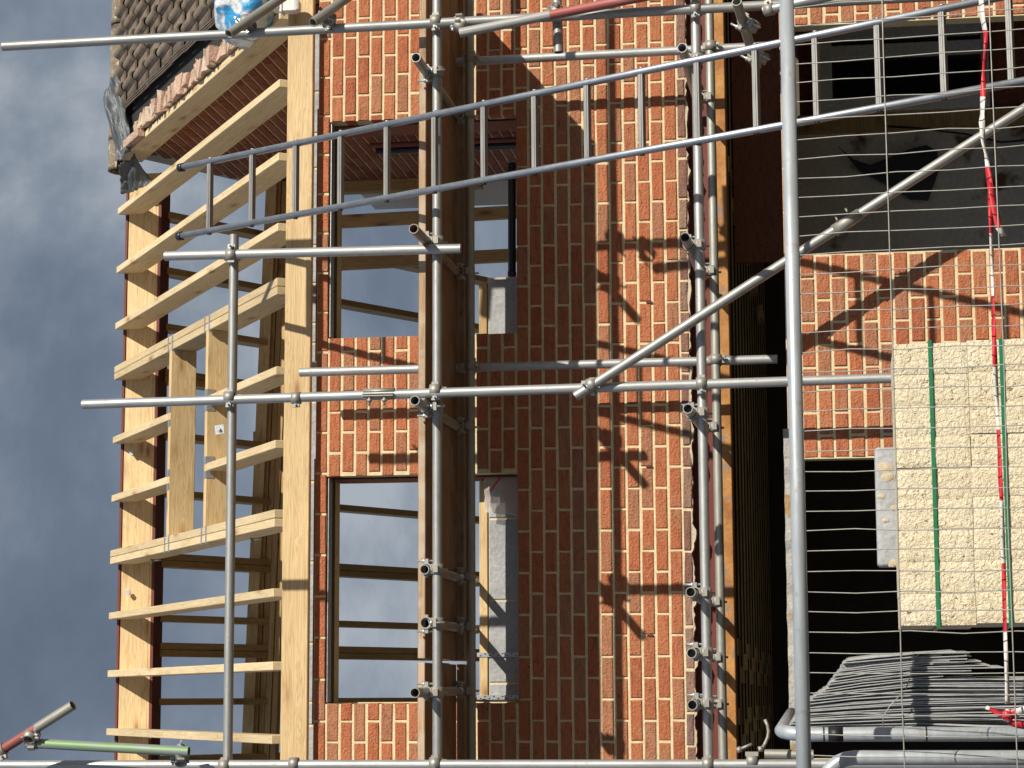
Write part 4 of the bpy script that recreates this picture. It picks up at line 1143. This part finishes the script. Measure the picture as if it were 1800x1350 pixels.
for i in range(7):
    for j in range(10):
        th = math.pi*i/6; ph = 2*math.pi*j/10; d = Vector((math.sin(th)*math.cos(ph), math.sin(th)*math.sin(ph), math.cos(th))); f = 1+.35*noise.noise(d*3)
        mb.v.append(tuple(c_ + Vector((d.x*.018*f, d.y*.010*f, d.z*.011*f))))
for i in range(6):
    for j in range(10):
        q = i*10+j; q2 = i*10+(j+1) % 10; mb.f.append((q, q+10, q2+10, q2)); mb.sm.append(True); mb.mi.append(1 if (j//3) % 2 == 0 else 0)
build(mb, 'knot', [M['tape_white'], M['tape_red']], tape)

# ------------------------------------------------------------------ pack of cream blocks
PY = -4.50
p0 = at(1570, 605, PY); p1 = at(1580, 1100, PY)
px0, px1 = p1.x, p0.x; ztop = p0.z
pack = empty('block_pack', Vector(((px0+px1)/2, PY+.25, 0)), 'strapped pack of cream rough faced concrete blocks behind the fence', 'blocks')
bw = (px1-px0)/9; bh = 0.238
def cream_mesh(var):
    r = random.Random(var); mb = MB(); n = 6; D = .44
    a, b_ = bw/2-.0004, bh/2-.0006
    for i in range(n+1):
        for j in range(2*n+1):
            u, v_ = -1+2*i/n, -1+2*j/(2*n)
            ed = 1 if (i in (0, n) or j in (0, 2*n)) else 0
            mb.v.append((u*a, (.0022 if ed else -r.uniform(0, .002)), v_*b_))
    for i in range(n):
        for j in range(2*n):
            q = i*(2*n+1)+j; mb.f.append((q, q+2*n+1, q+2*n+2, q+1)); mb.sm.append(False); mb.mi.append(0)
    mb.box((-a, .0045, -b_), (a, D, b_))
    return mb.mesh('block', M['cream_block'])
cm = [cream_mesh(i) for i in range(5)]
nrow = int((ztop-0.14)/bh)
for r_ in range(nrow):
    for c in range(9):
        dy = rnd.uniform(-.004, .005); off = 0.0 if r_ % 2 == 0 else 0.006
        mw = Matrix.Translation((px1-bw*(c+.5)+off, PY+dy, ztop-bh*(r_+.5)+rnd.uniform(-.0015,.0015))) @ Matrix.Rotation(math.pi if rnd.random() < .5 else 0, 4, 'Y')
        link('block', cm[rnd.randrange(5)], pack, mw)
for zc in (at(1634, 605, PY).z, at(1760, 640, PY).z):
    mb = MB(); mb.box((px0-.008, PY-.009, zc-.006), (px1+.008, PY-.0065, zc+.006)); mb.box((px1+.0065, PY-.006, zc-.006), (px1+.008, PY+.45, zc+.006)); mb.box((px0-.008, PY-.006, zc-.006), (px0-.0065, PY+.45, zc+.006))
    build(mb, 'strap', M['green_strap'], pack)
zb = ztop-bh*nrow
for i in range(3):
    mb = MB(); xx = px0+.04+(px1-px0-.16)*i/2; mb.box((xx, PY+.02, .02), (xx+.09, PY+.42, zb-.022)); build(mb, 'pallet_bearer', M['board'], pack)
mb = MB(); mb.box((px0, PY+.0, zb-.02), (px1, PY+.44, zb-.002)); build(mb, 'pallet_deck', M['board'], pack)
# grey slab standing behind the pack
a, b_ = at(1537, 787, -4.0), at(1620, 995, -4.0)
mb = MB(); mb.box((b_.x, -4.015, 0.0), (a.x, -3.92, a.z)); o = build(mb, 'grey_slab', M['grey_block']); bevel(o, .012, 3)
tag(o, 'pale grey slab with dried mortar smears standing behind the block pack', 'slab')
for (px, py, s_) in ((1555, 822, .020), (1560, 838, .016), (1549, 872, .010), (1574, 893, .012), (1572, 990, .014), (1556, 915, .008)):
    c_ = at(px, py, -4.016); mb = MB(); n = 11
    ringp = []
    for k in range(n):
        an = 2*math.pi*k/n; rr = s_*(1+.45*noise.noise(Vector((px+k*.9, py, 0)))); ringp.append((c_.x+rr*math.cos(an), c_.y-.0005, c_.z+1.5*rr*math.sin(an)))
    mb.add(ringp+[(c_.x, c_.y-.007, c_.z)], [(k, (k+1) % n, n) for k in range(n)], True)
    build(mb, 'mortar_smear', M['mortar_old'], o)

# ------------------------------------------------------------------ bundle of steel sheets leaning on edge
bun = empty('sheet_bundle', at(1760, 1240, -5.2)*1.0, 'loose bundle of thin grey steel strips standing on edge behind the fence', 'steel strips')
NS = 96
for i in range(NS):
    t = i/(NS-1)                                  # 0 = lowest in the photo (left), 1 = uppermost
    ytop = 1283*(1-t)**1.0 + 1159*t
    xt = np.interp(ytop, [1159, 1180, 1205, 1225, 1250, 1283], [1488, 1474, 1456, 1428, 1405, 1382]) + rnd.uniform(-3, 3)
    ymid = np.interp(t, [0, .25, .5, 1], [1278, 1238, 1200, 1148]); yend = np.interp(t, [0, .2, .5, 1], [1286, 1240, 1200, 1136])
    ym2 = (ymid+yend)/2 + rnd.uniform(-2, 2)
    ctrl = [(xt, ytop), (xt*.55+1600*.45, (ytop*.5+ymid*.5)+rnd.uniform(-1.5,1.5)), (1610, ymid+rnd.uniform(-1.5,1.5)), (1720, ym2), (1840, yend)]
    if 0.55 < t: ctrl = ctrl[:3] + [(1650+rnd.uniform(-25, 60)*(1 if rnd.random() < .6 else 2.2), ymid-3)]
    F = []; B = []
    yy = -5.20 + .05*rnd.random()
    for (px, py) in ctrl:
        q = at(px, py, yy); F.append(q); B.append(q+Vector((.01, .30, 0)))
    mb = MB(); th = Vector((.0013, 0, 0)); n = len(F)
    for q, p_ in zip(F, B): mb.v += [tuple(q-th), tuple(q+th), tuple(p_+th), tuple(p_-th)]
    for s in range(n-1):
        for k in range(4):
            k2 = (k+1) % 4; mb.f.append((4*s+k, 4*s+k2, 4*s+4+k2, 4*s+4+k)); mb.sm.append(False); mb.mi.append(0)
    mb.f.append((3,2,1,0)); mb.sm.append(False); mb.mi.append(0)
    build(mb, 'strip', M['sheet'], bun)
mb = MB(); mb.tube([at(1606, 1147, -5.23), at(1605, 1165, -5.24), at(1600, 1190, -5.24), at(1592, 1212, -5.24)], .0016, 6); build(mb, 'tie_wire', M['wire'], bun)
mb = MB(); mb.tube([at(1586, 1218, -5.24), at(1565, 1240, -5.24), at(1553, 1258, -5.24), at(1552, 1278, -5.24)], .0016, 6); build(mb, 'tie_wire', M['wire'], bun)

# ------------------------------------------------------------------ second and third fence panels at the left
o = empty('fence_panel', at(1790, 1292, -5.35), 'fence panel edge on beside the steel strips, rounded top corner and black tape', 'fence')
a = at(1398, 1291, -5.35)
pts = [Vector((a.x, a.y, 0.05)), Vector((a.x, a.y, a.z-.02))] + [Vector((a.x+.01*s_, a.y+.06*(1-math.cos(s_*math.pi/2)), a.z-.02+.06*math.sin(s_*math.pi/2))) for s_ in (.25,.5,.75,1)] + [Vector((a.x+.05, a.y+1.2, a.z+.04))]
mb = MB(); mb.tube(pts, .0205, 18); build(mb, 'frame_tube', M['fence_tube'], o)
for px in (1456,):
    q0, q1 = at(px, 1291, -5.35), at(px+26, 1291, -5.35)
    mb = MB(); mb.tube([Vector((a.x,a.y,q0.z)), Vector((a.x,a.y,q1.z))], .0212, 18); build(mb, 'black_tape', M['cable'], o)
for px in (1447, 1627):
    q0 = at(px, 1291, -5.35); mb = MB(); mb.tube([Vector((a.x,a.y,q0.z)), Vector((a.x,a.y,q0.z-.004))], .0214, 18); build(mb, 'cable_tie', M['cable'], o)
o = empty('fence_panel', at(1790, 1345, -5.5), 'next fence panel with a curved tube corner at the left edge', 'fence')
b_ = at(1600, 1332, -5.5); c_ = at(1470, 1330, -5.5)
pts = [Vector((b_.x, -5.5, .05)), Vector((b_.x, -5.5, c_.z-.05))]
for s_ in range(1, 7):
    an = math.pi/2*s_/6; pts.append(Vector((b_.x-.09*(1-math.cos(an)), -5.5, c_.z-.05+.09*math.sin(an))))
pts.append(Vector((b_.x-1.4, -5.5, c_.z+.04)))
mb = MB(); mb.tube(pts, .0205, 18); build(mb, 'frame_tube', M['fence_tube'], o)
for k in range(6):
    mb = MB(); xx = b_.x-.08-.055*k; mb.tube([Vector((xx, -5.5, c_.z+.04)), Vector((xx, -5.5, .2))], .0021, 6); build(mb, 'wire', M['wire'], o)
print('objects', len(bpy.data.objects))
